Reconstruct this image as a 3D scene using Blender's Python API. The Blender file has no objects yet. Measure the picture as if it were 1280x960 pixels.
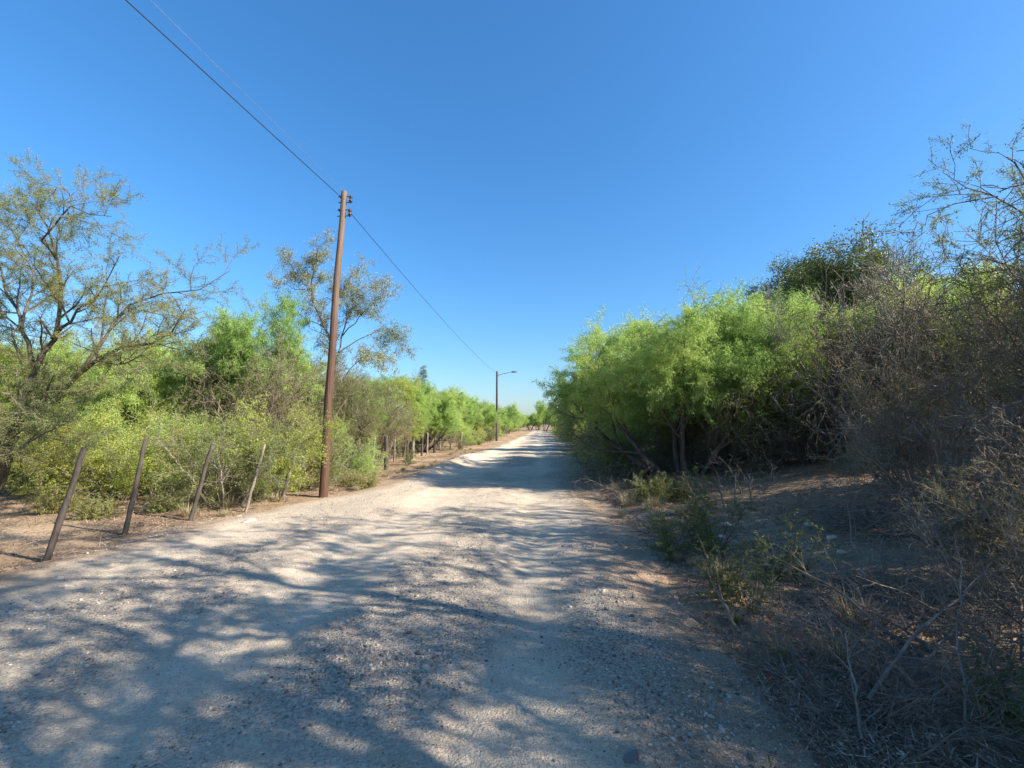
import bpy, math, random
import numpy as np
from mathutils import Vector, Matrix

R = math.radians
scene = bpy.context.scene
COL = scene.collection
rng = np.random.default_rng(7)

# ------------------------------------------------------------------ camera
CAM_H, FPX, VPX, HY = 1.62, 560.0, 678.0, 531.0
yaw = math.atan((VPX - 640) / FPX)
pitch = math.atan((HY - 480) / FPX)
cam_d = bpy.data.cameras.new('camera')
cam = bpy.data.objects.new('camera', cam_d)
COL.objects.link(cam)
cam_d.sensor_width = 36.0
cam_d.lens = FPX / 1280 * 36.0
cam_d.clip_start = 0.05
cam_d.clip_end = 5000
cam.location = (0, 0, CAM_H)
cam.rotation_euler = (R(90) + pitch, 0, yaw)
scene.camera = cam
CM = (Matrix.Rotation(yaw, 3, 'Z') @ Matrix.Rotation(R(90) + pitch, 3, 'X'))


def ray(px, py):
    return CM @ Vector(((px - 640) / FPX, (480 - py) / FPX, -1.0))


def at(px, py, z=0.0):
    """ground point seen at a place of the photograph (1280 x 960 units)"""
    d = ray(px, py)
    t = (z - CAM_H) / d.z
    return Vector((d.x * t, d.y * t, z))


def atY(px, py, Y):
    d = ray(px, py)
    t = Y / d.y
    return Vector((d.x * t, Y, CAM_H + d.z * t))


# ------------------------------------------------------------------ noise
def _h(ix, iy, s):
    n = (ix.astype(np.int64) * 374761393 + iy.astype(np.int64) * 668265263 + s * 974711) & 0x7fffffff
    n = ((n ^ (n >> 13)) * 1274126177) & 0x7fffffff
    return ((n ^ (n >> 16)) & 0xffff) / 65535.0


def vnoise(x, y, s=0):
    x = np.asarray(x, float); y = np.asarray(y, float)
    ix = np.floor(x); iy = np.floor(y)
    fx = x - ix; fy = y - iy
    fx = fx * fx * (3 - 2 * fx); fy = fy * fy * (3 - 2 * fy)
    a = _h(ix, iy, s); b = _h(ix + 1, iy, s); c = _h(ix, iy + 1, s); d = _h(ix + 1, iy + 1, s)
    return (a * (1 - fx) + b * fx) * (1 - fy) + (c * (1 - fx) + d * fx) * fy


def fbm(x, y, s=0, o=4):
    v = 0; a = 0.5; t = 0
    for k in range(o):
        v = v + a * vnoise(x * 2 ** k, y * 2 ** k, s + k * 17); t += a; a *= 0.5
    return v / t


def sstep(a, b, x):
    t = np.clip((np.asarray(x, float) - a) / (b - a), 0, 1)
    return t * t * (3 - 2 * t)


# ------------------------------------------------------------------ terrain
def x_right(y):
    y = np.asarray(y, float)
    return 1.15 + 0.012 * np.clip(y, 0, 70) + 0.35 * (fbm(y * 0.35, y * 0 + 3.3, 11, 3) - 0.5) - 0.5 * sstep(-1, 3, -np.abs(y - 1))


def x_left(y):
    y = np.asarray(y, float)
    return -5.7 + 1.6 * sstep(6, 14, y) + 0.022 * np.clip(y - 14, 0, 60) + 0.5 * (fbm(y * 0.3, y * 0 + 8.1, 23, 3) - 0.5)


def H(x, y):
    x = np.asarray(x, float); y = np.asarray(y, float)
    xr = x_right(y); xl = x_left(y)
    h = 0.85 * sstep(xr + 0.6, xr + 6.5, x)
    h = h + 0.09 * np.exp(-((x - xr - 0.7) / 0.45) ** 2) * (0.4 + fbm(x, y, 5, 2))
    h = h + 0.20 * np.exp(-((x - xl - 0.5) / 0.55) ** 2) * np.exp(-((y - 19) / 5.5) ** 2) * (0.5 + fbm(x * 1.5, y * 1.2, 9, 3))
    off = np.where(x < (xl + xr) / 2, sstep(0, 1, (xl - 0.2 - x) / 1.8), sstep(0, 1, (x - xr - 0.2) / 1.8))
    h = h + off * (0.22 * (fbm(x * 0.35, y * 0.35, 31, 4) - 0.45))
    return h


def road_e(x, y):
    xr = x_right(y); xl = x_left(y)
    e = np.minimum(x - xl, xr - x)
    return e + 0.8 * (fbm(x * 1.3, y * 1.0, 41, 4) - 0.5)


def gravel_mask(x, y):
    """1 = loose coarse grey gravel, 0 = packed pale sand"""
    cx = x + 0.35 * (fbm(y * 0.25, y * 0, 51, 2) - 0.5)
    ridge = np.exp(-((cx + 1.25) / 0.55) ** 2) + 0.85 * np.exp(-((cx - 0.75) / 0.5) ** 2) + 0.7 * np.exp(-((cx + 4.2) / 0.8) ** 2)
    n = fbm(x * 0.9, y * 0.5, 61, 4)
    return np.clip(ridge * 0.7 + (n - 0.5) * 2.2 + 0.10 + 0.22 * sstep(-1.2, .6, x) - 0.55 * np.exp(-((cx + .15) / .3) ** 2) - 0.5 * np.exp(-((cx + 2.35) / .4) ** 2), 0, 1)


def road_z(x, y):
    e = road_e(x, y)
    rut = -0.035 * np.exp(-((x + 0.15) / 0.35) ** 2) - 0.03 * np.exp(-((x + 2.3) / 0.4) ** 2)
    mic = 0.05 * (fbm(x * 1.6, y * 1.1, 71, 4) - 0.5) + 0.022 * (fbm(x * 9, y * 9, 81, 3) - 0.5) * (0.4 + gravel_mask(x, y))
    return H(x, y) + np.clip(e * 0.10, -0.09, 0.045) + (rut + mic) * sstep(0.0, 0.5, e) + 0.015


def surf_z(x, y):
    return float(max(H(x, y) - 0.0, road_z(x, y)))


# ------------------------------------------------------------------ mesh helpers
def mesh_np(name, V, polys, mats, smooth=False, extra=None):
    """polys: list of (face index array (n,k), material index, tint array or None)"""
    me = bpy.data.meshes.new(name)
    V = np.ascontiguousarray(V, np.float32)
    polys = [p for p in polys if len(p[0])]
    nf = sum(len(p[0]) for p in polys)
    nl = sum(p[0].size for p in polys)
    me.vertices.add(len(V)); me.vertices.foreach_set('co', V.ravel())
    me.loops.add(nl); me.polygons.add(nf)
    li = np.concatenate([p[0].ravel() for p in polys]).astype(np.int32)
    me.loops.foreach_set('vertex_index', li)
    ks = np.concatenate([np.full(len(p[0]), p[0].shape[1], np.int32) for p in polys])
    ls = np.zeros(nf, np.int32); ls[1:] = np.cumsum(ks)[:-1]
    me.polygons.foreach_set('loop_start', ls)
    mi = np.concatenate([np.full(len(p[0]), p[1], np.int32) for p in polys])
    for m in mats: me.materials.append(m)
    me.polygons.foreach_set('material_index', mi)
    if smooth: me.polygons.foreach_set('use_smooth', np.ones(nf, bool))
    tint = np.concatenate([np.asarray(p[2], np.float32) if p[2] is not None else np.full(len(p[0]), 0.5, np.float32) for p in polys])
    at_ = me.attributes.new('tint', 'FLOAT', 'FACE'); at_.data.foreach_set('value', tint)
    if extra:
        for k, arr in extra.items():
            a = me.attributes.new(k, 'FLOAT', 'POINT'); a.data.foreach_set('value', np.asarray(arr, np.float32))
    me.update(calc_edges=True)
    me.validate(verbose=False)
    return me


def nrm(a):
    return a / np.maximum(np.linalg.norm(a, axis=-1, keepdims=True), 1e-9)


def tubes(lines, sides):
    """lines: list of (pts (n,3), radii (n)) -> V, quads"""
    groups = {}
    for p, r in lines: groups.setdefault(len(p), []).append((p, r))
    Vs, Fs, off = [], [], 0
    for n, L in groups.items():
        P = np.array([a for a, _ in L], float); Rr = np.array([b for _, b in L], float)
        B = len(P)
        T = np.empty_like(P); T[:, 1:-1] = P[:, 2:] - P[:, :-2]; T[:, 0] = P[:, 1] - P[:, 0]; T[:, -1] = P[:, -1] - P[:, -2]
        T = nrm(T)
        ref = np.where(np.abs(T[:, :1, 2:3]) > 0.9, np.array([1.0, 0, 0]), np.array([0, 0, 1.0]))
        m = nrm(P[:, -1] - P[:, 0])[:, None, :]
        ref = nrm(np.cross(m, np.where(np.abs(m[..., 2:3]) > 0.9, np.array([1.0, 0.1, 0]), np.array([0.1, 0, 1.0]))))
        U = nrm(ref - (ref * T).sum(-1, keepdims=True) * T); W = np.cross(T, U)
        a = np.arange(sides) * 2 * math.pi / sides
        V = P[:, :, None, :] + Rr[:, :, None, None] * (np.cos(a)[None, None, :, None] * U[:, :, None, :] + np.sin(a)[None, None, :, None] * W[:, :, None, :])
        Vs.append(V.reshape(-1, 3))
        i = np.arange(B)[:, None, None] * n * sides + np.arange(n - 1)[None, :, None] * sides
        j = np.arange(sides)[None, None, :]; j2 = (j + 1) % sides
        F = np.stack([i + j, i + j2, i + sides + j2, i + sides + j], -1).reshape(-1, 4) + off
        Fs.append(F); off += B * n * sides
    if not Vs: return np.zeros((0, 3)), np.zeros((0, 4), int)
    return np.concatenate(Vs), np.concatenate(Fs)


def merge(chunks):
    """chunks: list of (V, F, mat, tint) -> V, polys"""
    Vs, polys, off = [], [], 0
    for V, F, m, t in chunks:
        if not len(V): continue
        Vs.append(V); polys.append((F + off, m, t)); off += len(V)
    return np.concatenate(Vs), polys


# ------------------------------------------------------------------ materials
def mat(name):
    m = bpy.data.materials.new(name); m.use_nodes = True
    nt = m.node_tree; nt.nodes.clear()
    out = nt.nodes.new('ShaderNodeOutputMaterial')
    return m, nt, out


def N(nt, t, **kw):
    n = nt.nodes.new(t)
    for k, v in kw.items():
        if k in n.inputs.keys(): n.inputs[k].default_value = v
        else: setattr(n, k, v)
    return n


def ramp(nt, fac, stops):
    r = nt.nodes.new('ShaderNodeValToRGB')
    while len(r.color_ramp.elements) < len(stops): r.color_ramp.elements.new(0.5)
    for e, (p, c) in zip(r.color_ramp.elements, stops):
        e.position = p; e.color = (*c, 1)
    nt.links.new(fac, r.inputs[0])
    return r.outputs[0]


def leaf_mat(name, cols, trans=0.46, rough=0.55, tcol=1.2):
    m, nt, out = mat(name)
    a = N(nt, 'ShaderNodeAttribute', attribute_name='tint')
    oi = N(nt, 'ShaderNodeObjectInfo')
    add = N(nt, 'ShaderNodeMath', operation='MULTIPLY_ADD'); nt.links.new(oi.outputs['Random'], add.inputs[0]); add.inputs[1].default_value = 0.26
    sub = N(nt, 'ShaderNodeMath', operation='SUBTRACT'); nt.links.new(a.outputs['Fac'], sub.inputs[0]); sub.inputs[1].default_value = 0.13
    nt.links.new(sub.outputs[0], add.inputs[2])
    c = ramp(nt, add.outputs[0], cols)
    p = N(nt, 'ShaderNodeBsdfPrincipled', Roughness=rough)
    p.inputs['Specular IOR Level'].default_value = 0.3
    nt.links.new(c, p.inputs['Base Color'])
    hs = N(nt, 'ShaderNodeHueSaturation', Saturation=1.1, Value=tcol); hs.inputs['Hue'].default_value = 0.49
    nt.links.new(c, hs.inputs['Color'])
    t = N(nt, 'ShaderNodeBsdfTranslucent'); nt.links.new(hs.outputs[0], t.inputs['Color'])
    mx = N(nt, 'ShaderNodeMixShader'); mx.inputs[0].default_value = trans
    nt.links.new(p.outputs[0], mx.inputs[1]); nt.links.new(t.outputs[0], mx.inputs[2])
    nt.links.new(mx.outputs[0], out.inputs[0])
    return m


def bark_mat(name, c1, c2, scale=9.0):
    m, nt, out = mat(name)
    tc = N(nt, 'ShaderNodeTexCoord')
    n = N(nt, 'ShaderNodeTexNoise', Scale=scale, Detail=6.0, Roughness=0.65)
    mp = N(nt, 'ShaderNodeMapping'); mp.inputs['Scale'].default_value = (1, 1, 0.35)
    nt.links.new(tc.outputs['Object'], mp.inputs[0]); nt.links.new(mp.outputs[0], n.inputs['Vector'])
    c = ramp(nt, n.outputs['Fac'], [(0.3, c1), (0.7, c2)])
    p = N(nt, 'ShaderNodeBsdfPrincipled', Roughness=0.85); p.inputs['Specular IOR Level'].default_value = 0.25
    nt.links.new(c, p.inputs['Base Color'])
    b = N(nt, 'ShaderNodeBump', Strength=0.6, Distance=0.02); nt.links.new(n.outputs['Fac'], b.inputs['Height'])
    nt.links.new(b.outputs[0], p.inputs['Normal'])
    nt.links.new(p.outputs[0], out.inputs[0])
    return m


M = {}
M['leaf_bright'] = leaf_mat('leaf bright green', [(0.05, (0.17, 0.28, 0.075)), (0.5, (0.33, 0.49, 0.135)), (0.95, (0.50, 0.57, 0.16))])
M['leaf_yellow'] = leaf_mat('leaf yellow green', [(0.05, (0.18, 0.25, 0.06)), (0.5, (0.34, 0.42, 0.09)), (0.95, (0.52, 0.51, 0.10))])
M['leaf_grey'] = leaf_mat('leaf grey green', [(0.05, (0.12, 0.16, 0.06)), (0.5, (0.20, 0.24, 0.085)), (0.95, (0.33, 0.30, 0.08))])
M['leaf_olive'] = leaf_mat('leaf olive', [(0.05, (0.15, 0.17, 0.08)), (0.55, (0.28, 0.29, 0.14)), (0.95, (0.42, 0.33, 0.14))], trans=0.28)
M['leaf_dark'] = leaf_mat('leaf dark green', [(0.05, (0.06, 0.09, 0.03)), (0.6, (0.12, 0.155, 0.05)), (0.95, (0.20, 0.21, 0.06))], trans=0.25, rough=0.5)
M['bark'] = bark_mat('bark dark', (0.05, 0.04, 0.033), (0.14, 0.115, 0.095))
M['bark_pale'] = bark_mat('bark pale', (0.16, 0.13, 0.105), (0.34, 0.29, 0.24))
M['twig'] = bark_mat('twig brown grey', (0.09, 0.068, 0.052), (0.26, 0.205, 0.16), 5)
M['twig_dead'] = bark_mat('twig dead grey', (0.10, 0.083, 0.07), (0.30, 0.255, 0.215), 5)

# ------------------------------------------------------------------ object helpers


def tag(o, label=None, cat=None, group=None, kind=None):
    if label: o['label'] = label
    if cat: o['category'] = cat
    if group: o['group'] = group
    if kind: o['kind'] = kind
    return o


def obj(name, me, parent=None):
    o = bpy.data.objects.new(name, me); COL.objects.link(o)
    if parent: o.parent = parent
    return o


def empty(name, loc, rz=0, sc=1.0):
    o = bpy.data.objects.new(name, None); COL.objects.link(o)
    o.empty_display_size = 0.2
    o.location = loc; o.rotation_euler = (0, 0, rz)
    o.scale = (sc, sc, sc) if not isinstance(sc, tuple) else sc
    return o


def place(name, proto, loc, rz, sc, label, cat, group=None):
    """a thing made of the prototype's part meshes"""
    e = empty(name, loc, rz, sc)
    tag(e, label, cat, group)
    for pn, me in proto: obj(pn, me, e)
    return e


# ------------------------------------------------------------------ plant growth
def rvec(r):
    while True:
        v = Vector((r.uniform(-1, 1), r.uniform(-1, 1), r.uniform(-1, 1)))
        if 0.05 < v.length < 1: return v.normalized()


def grow(r, p, d, L, rad, lvl, P, out):
    seg = P['seg'][lvl]; n = max(2, int(round(L / seg)))
    st = L / n; pts = [p.copy()]; rr = [rad]; dirs = [d.copy()]
    end = P['taper'][lvl]
    for i in range(n):
        d = (d + rvec(r) * P['wig'][lvl] + Vector((0, 0, P['trop'][lvl]))).normalized()
        p = p + d * st
        if p.z < 0.06: p.z = 0.06 + 0.02 * r.random()
        pts.append(p.copy()); dirs.append(d.copy()); rr.append(max(P['rmin'], rad * (1 - (1 - end) * (i + 1) / n)))
    out.append((lvl, pts, rr))
    kids(r, pts, dirs, rr, L, lvl, P, out)


def kids(r, pts, dirs, rr, L, lvl, P, out):
    if lvl + 1 >= len(P['seg']): return
    n = len(pts) - 1
    nk = P['n'][lvl + 1]; nk = int(nk * L + r.random()) if P.get('per_m') else nk
    s0 = P['start'][lvl + 1]
    az0 = r.uniform(0, 6.28)
    for k in range(nk):
        t = s0 + (1 - s0) * (k + r.random()) / nk
        f = min(t * n, n - 1e-3); i = int(f); u = f - i
        q = pts[i].lerp(pts[i + 1], u); dd = dirs[i + 1]
        side = dd.cross(Vector((0.3, 0.2, 1))).normalized()
        if side.length < .1: side = Vector((1, 0, 0))
        az = az0 + k * 2.4 + r.uniform(-.5, .5)
        perp = (Matrix.Rotation(az, 3, dd) @ side)
        a = P['ang'][lvl + 1] * r.uniform(0.7, 1.25)
        nd = (dd * math.cos(a) + perp * math.sin(a)).normalized()
        LL = P['len'][lvl + 1] * r.uniform(0.6, 1.25) * (1.0 - P.get('tipshort', 0.45) * t)
        rb = max(P['rmin'], min(rr[i] * P.get('rr', 0.6), P['rad'][lvl + 1]))
        grow(r, q, nd, LL, rb, lvl + 1, P, out)


def leaves(g, lines, levels, count, ll, lw, droop=0.5, along=0.5, spread=1.0, tscale=0.7, off=0.0, zmin=None, clump=1.0):
    S0, S1 = [], []
    for lvl, pts, rr in lines:
        if lvl in levels:
            a = np.array(pts); S0.append(a[:-1]); S1.append(a[1:])
    S0 = np.concatenate(S0); S1 = np.concatenate(S1)
    D = S1 - S0; le = np.linalg.norm(D, axis=1)
    w = le * np.clip(0.06 + .5 * (1 - clump) + 3.2 * clump * (fbm(S0[:, 0] * 1.5 + S0[:, 2], S0[:, 1] * 1.5 - .8 * S0[:, 2] + 5, 3, 3) - 0.33), 0.05, 2)
    if zmin: w = w * (0.02 + sstep(zmin[0], zmin[1], S0[:, 2] + 1.2 * (fbm(S0[:, 0] * .9, S0[:, 1] * .9, 19, 2) - .5)))
    idx = g.choice(len(le), count, p=w / w.sum())
    p = S0[idx] + D[idx] * g.random((count, 1)) + np.clip(g.normal(size=(count, 3)), -1.8, 1.8) * off
    d = nrm(nrm(g.normal(size=(count, 3))) * spread + nrm(D[idx]) * along + np.array([0, 0, -droop]))
    L = ll * g.uniform(0.55, 1.25, (count, 1))
    wv = nrm(np.cross(d, g.normal(size=(count, 3)))) * lw * g.uniform(0.7, 1.3, (count, 1)) * 0.5
    bend = np.array([0, 0, -0.12]) * L
    V = np.stack([p, p + d * L * 0.45 + wv, p + d * L + bend, p + d * L * 0.45 - wv], 1).reshape(-1, 3)
    F = np.arange(count * 4).reshape(-1, 4)
    t = 0.62 * fbm(p[:, 0] * tscale + 0.7 * p[:, 2], p[:, 1] * tscale + 0.5 * p[:, 2] + 9, 13, 3) + 0.38 * g.random(count)
    t = (t - 0.5) * 1.35 + 0.5
    return V, F, np.clip(t, 0, 1)


def wood_chunks(lines, lvls, mats_idx=0, big=8):
    ch = []
    for lvl in sorted(lvls):
        L = [(np.array(p), np.array(r_)) for l, p, r_ in lines if l == lvl]
        if L:
            V, F = tubes(L, {0: big, 1: 6, 2: 4}.get(lvl, 3))
            ch.append((V, F, mats_idx, None))
    return ch


def tree_proto(nm, seed, P, leaf, bark='bark', twig='twig', limbs=None, parts=('trunk', 'crown')):
    r = random.Random(seed); g = np.random.default_rng(seed)
    out = []
    if limbs is None:
        ns = P['stems']
        for k in range(ns):
            a = k * 6.283 / ns + r.uniform(-.5, .5)
            tilt = P['tilt'] * r.uniform(0.5, 1.2)
            d = Vector((math.cos(a) * math.sin(tilt), math.sin(a) * math.sin(tilt), math.cos(tilt)))
            b = Vector((math.cos(a), math.sin(a), 0)) * P['base'] * r.uniform(.4, 1)
            b.z = -0.12
            grow(r, b, d, P['len'][0] * r.uniform(.75, 1.2), P['rad'][0] * r.uniform(*P.get('radv', (.7, 1.1))), 0, P, out)
    else:
        for pts, r0, r1 in limbs:
            Q = [Vector(p) for p in pts]
            # densify with small crooks
            q2 = [Q[0]]
            for a, b in zip(Q[:-1], Q[1:]):
                m = max(1, int((b - a).length / P['seg'][0]))
                for i in range(1, m + 1):
                    v = a.lerp(b, i / m)
                    if i < m or b is not Q[-1]: v += rvec(r) * 0.05
                    q2.append(v)
            rr = [r0 + (r1 - r0) * i / (len(q2) - 1) for i in range(len(q2))]
            ds = [(q2[min(i + 1, len(q2) - 1)] - q2[max(i - 1, 0)]).normalized() for i in range(len(q2))]
            L = sum((b - a).length for a, b in zip(q2[:-1], q2[1:]))
            out.append((0, q2, rr))
            kids(r, q2, ds, rr, L, 0, P, out)
    nl = len(P['seg'])
    trunk = P.get('trunk_lvls', (0, 1))
    V, polys = merge(wood_chunks(out, trunk))
    res = [(parts[0], mesh_np(nm + ' wood', V, polys, [M[bark]], smooth=True))]
    ch = [c for c in wood_chunks(out, [l for l in range(nl) if l not in trunk])]
    if P['leaves']:
        V, F, t = leaves(g, out, P['leaf_lvls'], P['leaves'], P['ll'], P['lw'], P.get('droop', .5), P.get('along', .5), P.get('spread', 1.0), off=P.get('off', 0.0), zmin=P.get('zmin'), clump=P.get('clump', 1.0))
        ch.append((V, F, 1, t))
    if ch:
        V, polys = merge(ch)
        res.append((parts[1], mesh_np(nm + ' crown', V, polys, [M[twig], M[leaf] if leaf else M[twig]])))
    return res


MESQ = dict(stems=4, tilt=0.62, base=0.18, seg=[.3, .25, .18, .13], wig=[.16, .22, .25, .22], trop=[.05, .02, -.05, -.18],
            taper=[.35, .35, .4, .5], rmin=.003, n=[0, 8, 8, 8], start=[0, .3, .2, .1], ang=[0, .75, .8, .8], off=.04, zmin=(.6, 1.7),
            len=[3.4, 2.0, 1.1, .6], rad=[.085, .035, .013, .005], leaf_lvls=(2, 3), leaves=210000, ll=.085, lw=.0098,
            droop=.55, along=.5)


def var(base, **kw):
    d = dict(base); d.update(kw); return d


protos = {}
protos['mesq_a'] = tree_proto('mesquite', 1, MESQ, 'leaf_bright')
protos['mesq_b'] = tree_proto('mesquite', 2, var(MESQ, stems=6, tilt=.85, zmin=(1.1, 2.3), leaves=240000), 'leaf_bright')
protos['mesq_c'] = tree_proto('mesquite', 3, var(MESQ, stems=3, tilt=.5, leaves=180000), 'leaf_bright')
protos['mesq_y'] = tree_proto('mesquite', 4, var(MESQ, stems=4, leaves=160000), 'leaf_yellow')
protos['mesq_g'] = tree_proto('mesquite', 5, var(MESQ, stems=5, leaves=90000, tilt=.6, lw=.0085, ll=.07), 'leaf_grey')
protos['shade'] = tree_proto('open tree', 6, var(MESQ, stems=4, leaves=9000, tilt=.6, lw=.03, ll=.10, n=[0, 5, 5, 5], droop=.2, start=[0, .5, .2, .1], zmin=None), 'leaf_grey')
BUSH = dict(stems=9, tilt=.55, base=.25, seg=[.22, .16, .12], wig=[.22, .26, .25], trop=[.03, .0, -.03], taper=[.3, .4, .5], rmin=.0025,
            n=[0, 9, 8], start=[0, .12, .1], ang=[0, .75, .8], len=[1.7, .8, .4], rad=[.018, .007, .003], leaf_lvls=(1, 2), leaves=27000,
            ll=.05, lw=.011, droop=.1, along=.5, off=.03, trunk_lvls=(0,))
protos['bush_y'] = tree_proto('bush', 11, BUSH, 'leaf_yellow', bark='bark_pale', twig='twig_dead', parts=('stems', 'foliage'))
protos['bush_g'] = tree_proto('bush', 12, var(BUSH, stems=11, len=[1.5, .7, .4]), 'leaf_grey', bark='bark_pale', twig='twig_dead', parts=('stems', 'foliage'))
protos['bush_b'] = tree_proto('bush', 13, var(BUSH, stems=8, leaves=24000), 'leaf_bright', bark='bark_pale', twig='twig_dead', parts=('stems', 'foliage'))
TWIGGY = dict(stems=12, tilt=.55, base=.3, seg=[.3, .22, .16, .12], wig=[.2, .28, .32, .3], trop=[.02, .0, -.01, -.02], taper=[.3, .35, .4, .5],
              rmin=.0052, n=[0, 8, 6, 5], start=[0, .15, .12, .1], ang=[0, .8, .85, .85], len=[3.2, 1.5, .8, .42], rad=[.040, .019, .012, .0075],
              leaf_lvls=(2, 3), leaves=26000, off=.02, ll=.032, lw=.010, droop=.2, along=.3)
protos['twiggy_a'] = tree_proto('twiggy bush', 21, TWIGGY, 'leaf_olive', bark='twig', parts=('stems', 'foliage'))
protos['twiggy_b'] = tree_proto('twiggy bush', 22, var(TWIGGY, stems=11, leaves=42000, tilt=.5), 'leaf_grey', bark='twig', parts=('stems', 'foliage'))
protos['twiggy_c'] = tree_proto('twiggy bush', 23, var(TWIGGY, stems=10, leaves=9000, tilt=.65), 'leaf_olive', bark='twig_dead', twig='twig_dead', parts=('stems', 'foliage'))
BRUSH = dict(radv=(.5, 2.2), stems=20, tilt=1.15, base=.5, seg=[.16, .12, .1], wig=[.25, .3, .3], trop=[-.02, -.02, -.03], taper=[.35, .4, .5], rmin=.002,
             n=[0, 6, 4], start=[0, .2, .1], ang=[0, .8, .9], len=[1.1, .5, .26], rad=[.009, .0048, .003], leaf_lvls=(2,), leaves=0, ll=.05, lw=.012,
             trunk_lvls=(0, 1, 2))
protos['brush_a'] = tree_proto('brush', 31, BRUSH, None, bark='twig', parts=('stems', ''))
protos['brush_b'] = tree_proto('brush', 32, var(BRUSH, stems=20, tilt=1.3), None, bark='twig_dead', parts=('stems', ''))
protos['dark'] = tree_proto('dark tree', 41, var(MESQ, stems=3, tilt=.35, len=[3.1, 1.7, .95, .5], n=[0, 9, 8, 7], start=[0, .15, .15, .1], trop=[.05, .04, .02, .0], leaves=170000, off=.06, zmin=None, ll=.045, lw=.022, droop=.1), 'leaf_dark')
SEED = dict(stems=3, tilt=.2, base=.03, seg=[.12, .1], wig=[.12, .15], trop=[.04, -.06], taper=[.4, .5], rmin=.0018, n=[0, 13], start=[0, .12], ang=[0, .95],
            len=[.95, .34], rad=[.007, .0025], leaf_lvls=(1,), leaves=2600, ll=.04, lw=.008, droop=.15, along=.35, trunk_lvls=(0,))
protos['seed_a'] = tree_proto('sapling', 61, SEED, 'leaf_dark', parts=('stem', 'foliage'))
protos['seed_b'] = tree_proto('sapling', 62, var(SEED, stems=6, tilt=.55, leaves=4200, len=[.75, .34]), 'leaf_dark', parts=('stem', 'foliage'))
protos['seed_c'] = tree_proto('weed', 63, var(SEED, stems=9, tilt=.8, leaves=3400, len=[.4, .22]), 'leaf_grey', parts=('stem', 'foliage'))
CONIF = dict(stems=1, tilt=.03, base=.01, seg=[.5, .2, .12], wig=[.03, .1, .15], trop=[.05, .0, -.03], taper=[.1, .3, .5], rmin=.005, n=[0, 80, 6],
             start=[0, .15, .15], ang=[0, 1.2, .8], len=[9, 1.5, .5], rad=[.12, .02, .008], leaf_lvls=(1, 2), leaves=14000, off=.08, ll=.1, lw=.02, droop=.1, tipshort=.85,
             trunk_lvls=(0,))
protos['conifer'] = tree_proto('conifer', 71, CONIF, 'leaf_dark')

# ------------------------------------------------------------------ ground and road


def soil_mat():
    m, nt, out = mat('soil')
    tc = N(nt, 'ShaderNodeTexCoord')
    n1 = N(nt, 'ShaderNodeTexNoise', Scale=0.55, Detail=7.0, Roughness=0.62)
    n2 = N(nt, 'ShaderNodeTexNoise', Scale=14.0, Detail=8.0, Roughness=0.7)
    n3 = N(nt, 'ShaderNodeTexVoronoi', Scale=55.0)
    for n in (n1, n2, n3): nt.links.new(tc.outputs['Object'], n.inputs['Vector'])
    c1 = ramp(nt, n1.outputs['Fac'], [(0.3, (0.22, 0.145, 0.095)), (0.5, (0.35, 0.25, 0.165)), (0.72, (0.53, 0.41, 0.285))])
    c2 = ramp(nt, n2.outputs['Fac'], [(0.3, (0.55, 0.52, 0.50)), (0.65, (1.1, 1.08, 1.05))])
    mx = N(nt, 'ShaderNodeMix', data_type='RGBA', blend_type='MULTIPLY'); mx.inputs[0].default_value = 1
    nt.links.new(c1, mx.inputs[6]); nt.links.new(c2, mx.inputs[7])
    p = N(nt, 'ShaderNodeBsdfPrincipled', Roughness=0.95); p.inputs['Specular IOR Level'].default_value = 0.1
    nt.links.new(mx.outputs[2], p.inputs['Base Color'])
    b1 = N(nt, 'ShaderNodeBump', Strength=0.9, Distance=0.05); nt.links.new(n2.outputs['Fac'], b1.inputs['Height'])
    b2 = N(nt, 'ShaderNodeBump', Strength=0.5, Distance=0.012); nt.links.new(n3.outputs['Distance'], b2.inputs['Height']); nt.links.new(b1.outputs[0], b2.inputs['Normal'])
    nt.links.new(b2.outputs[0], p.inputs['Normal']); nt.links.new(p.outputs[0], out.inputs[0])
    return m


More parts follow.
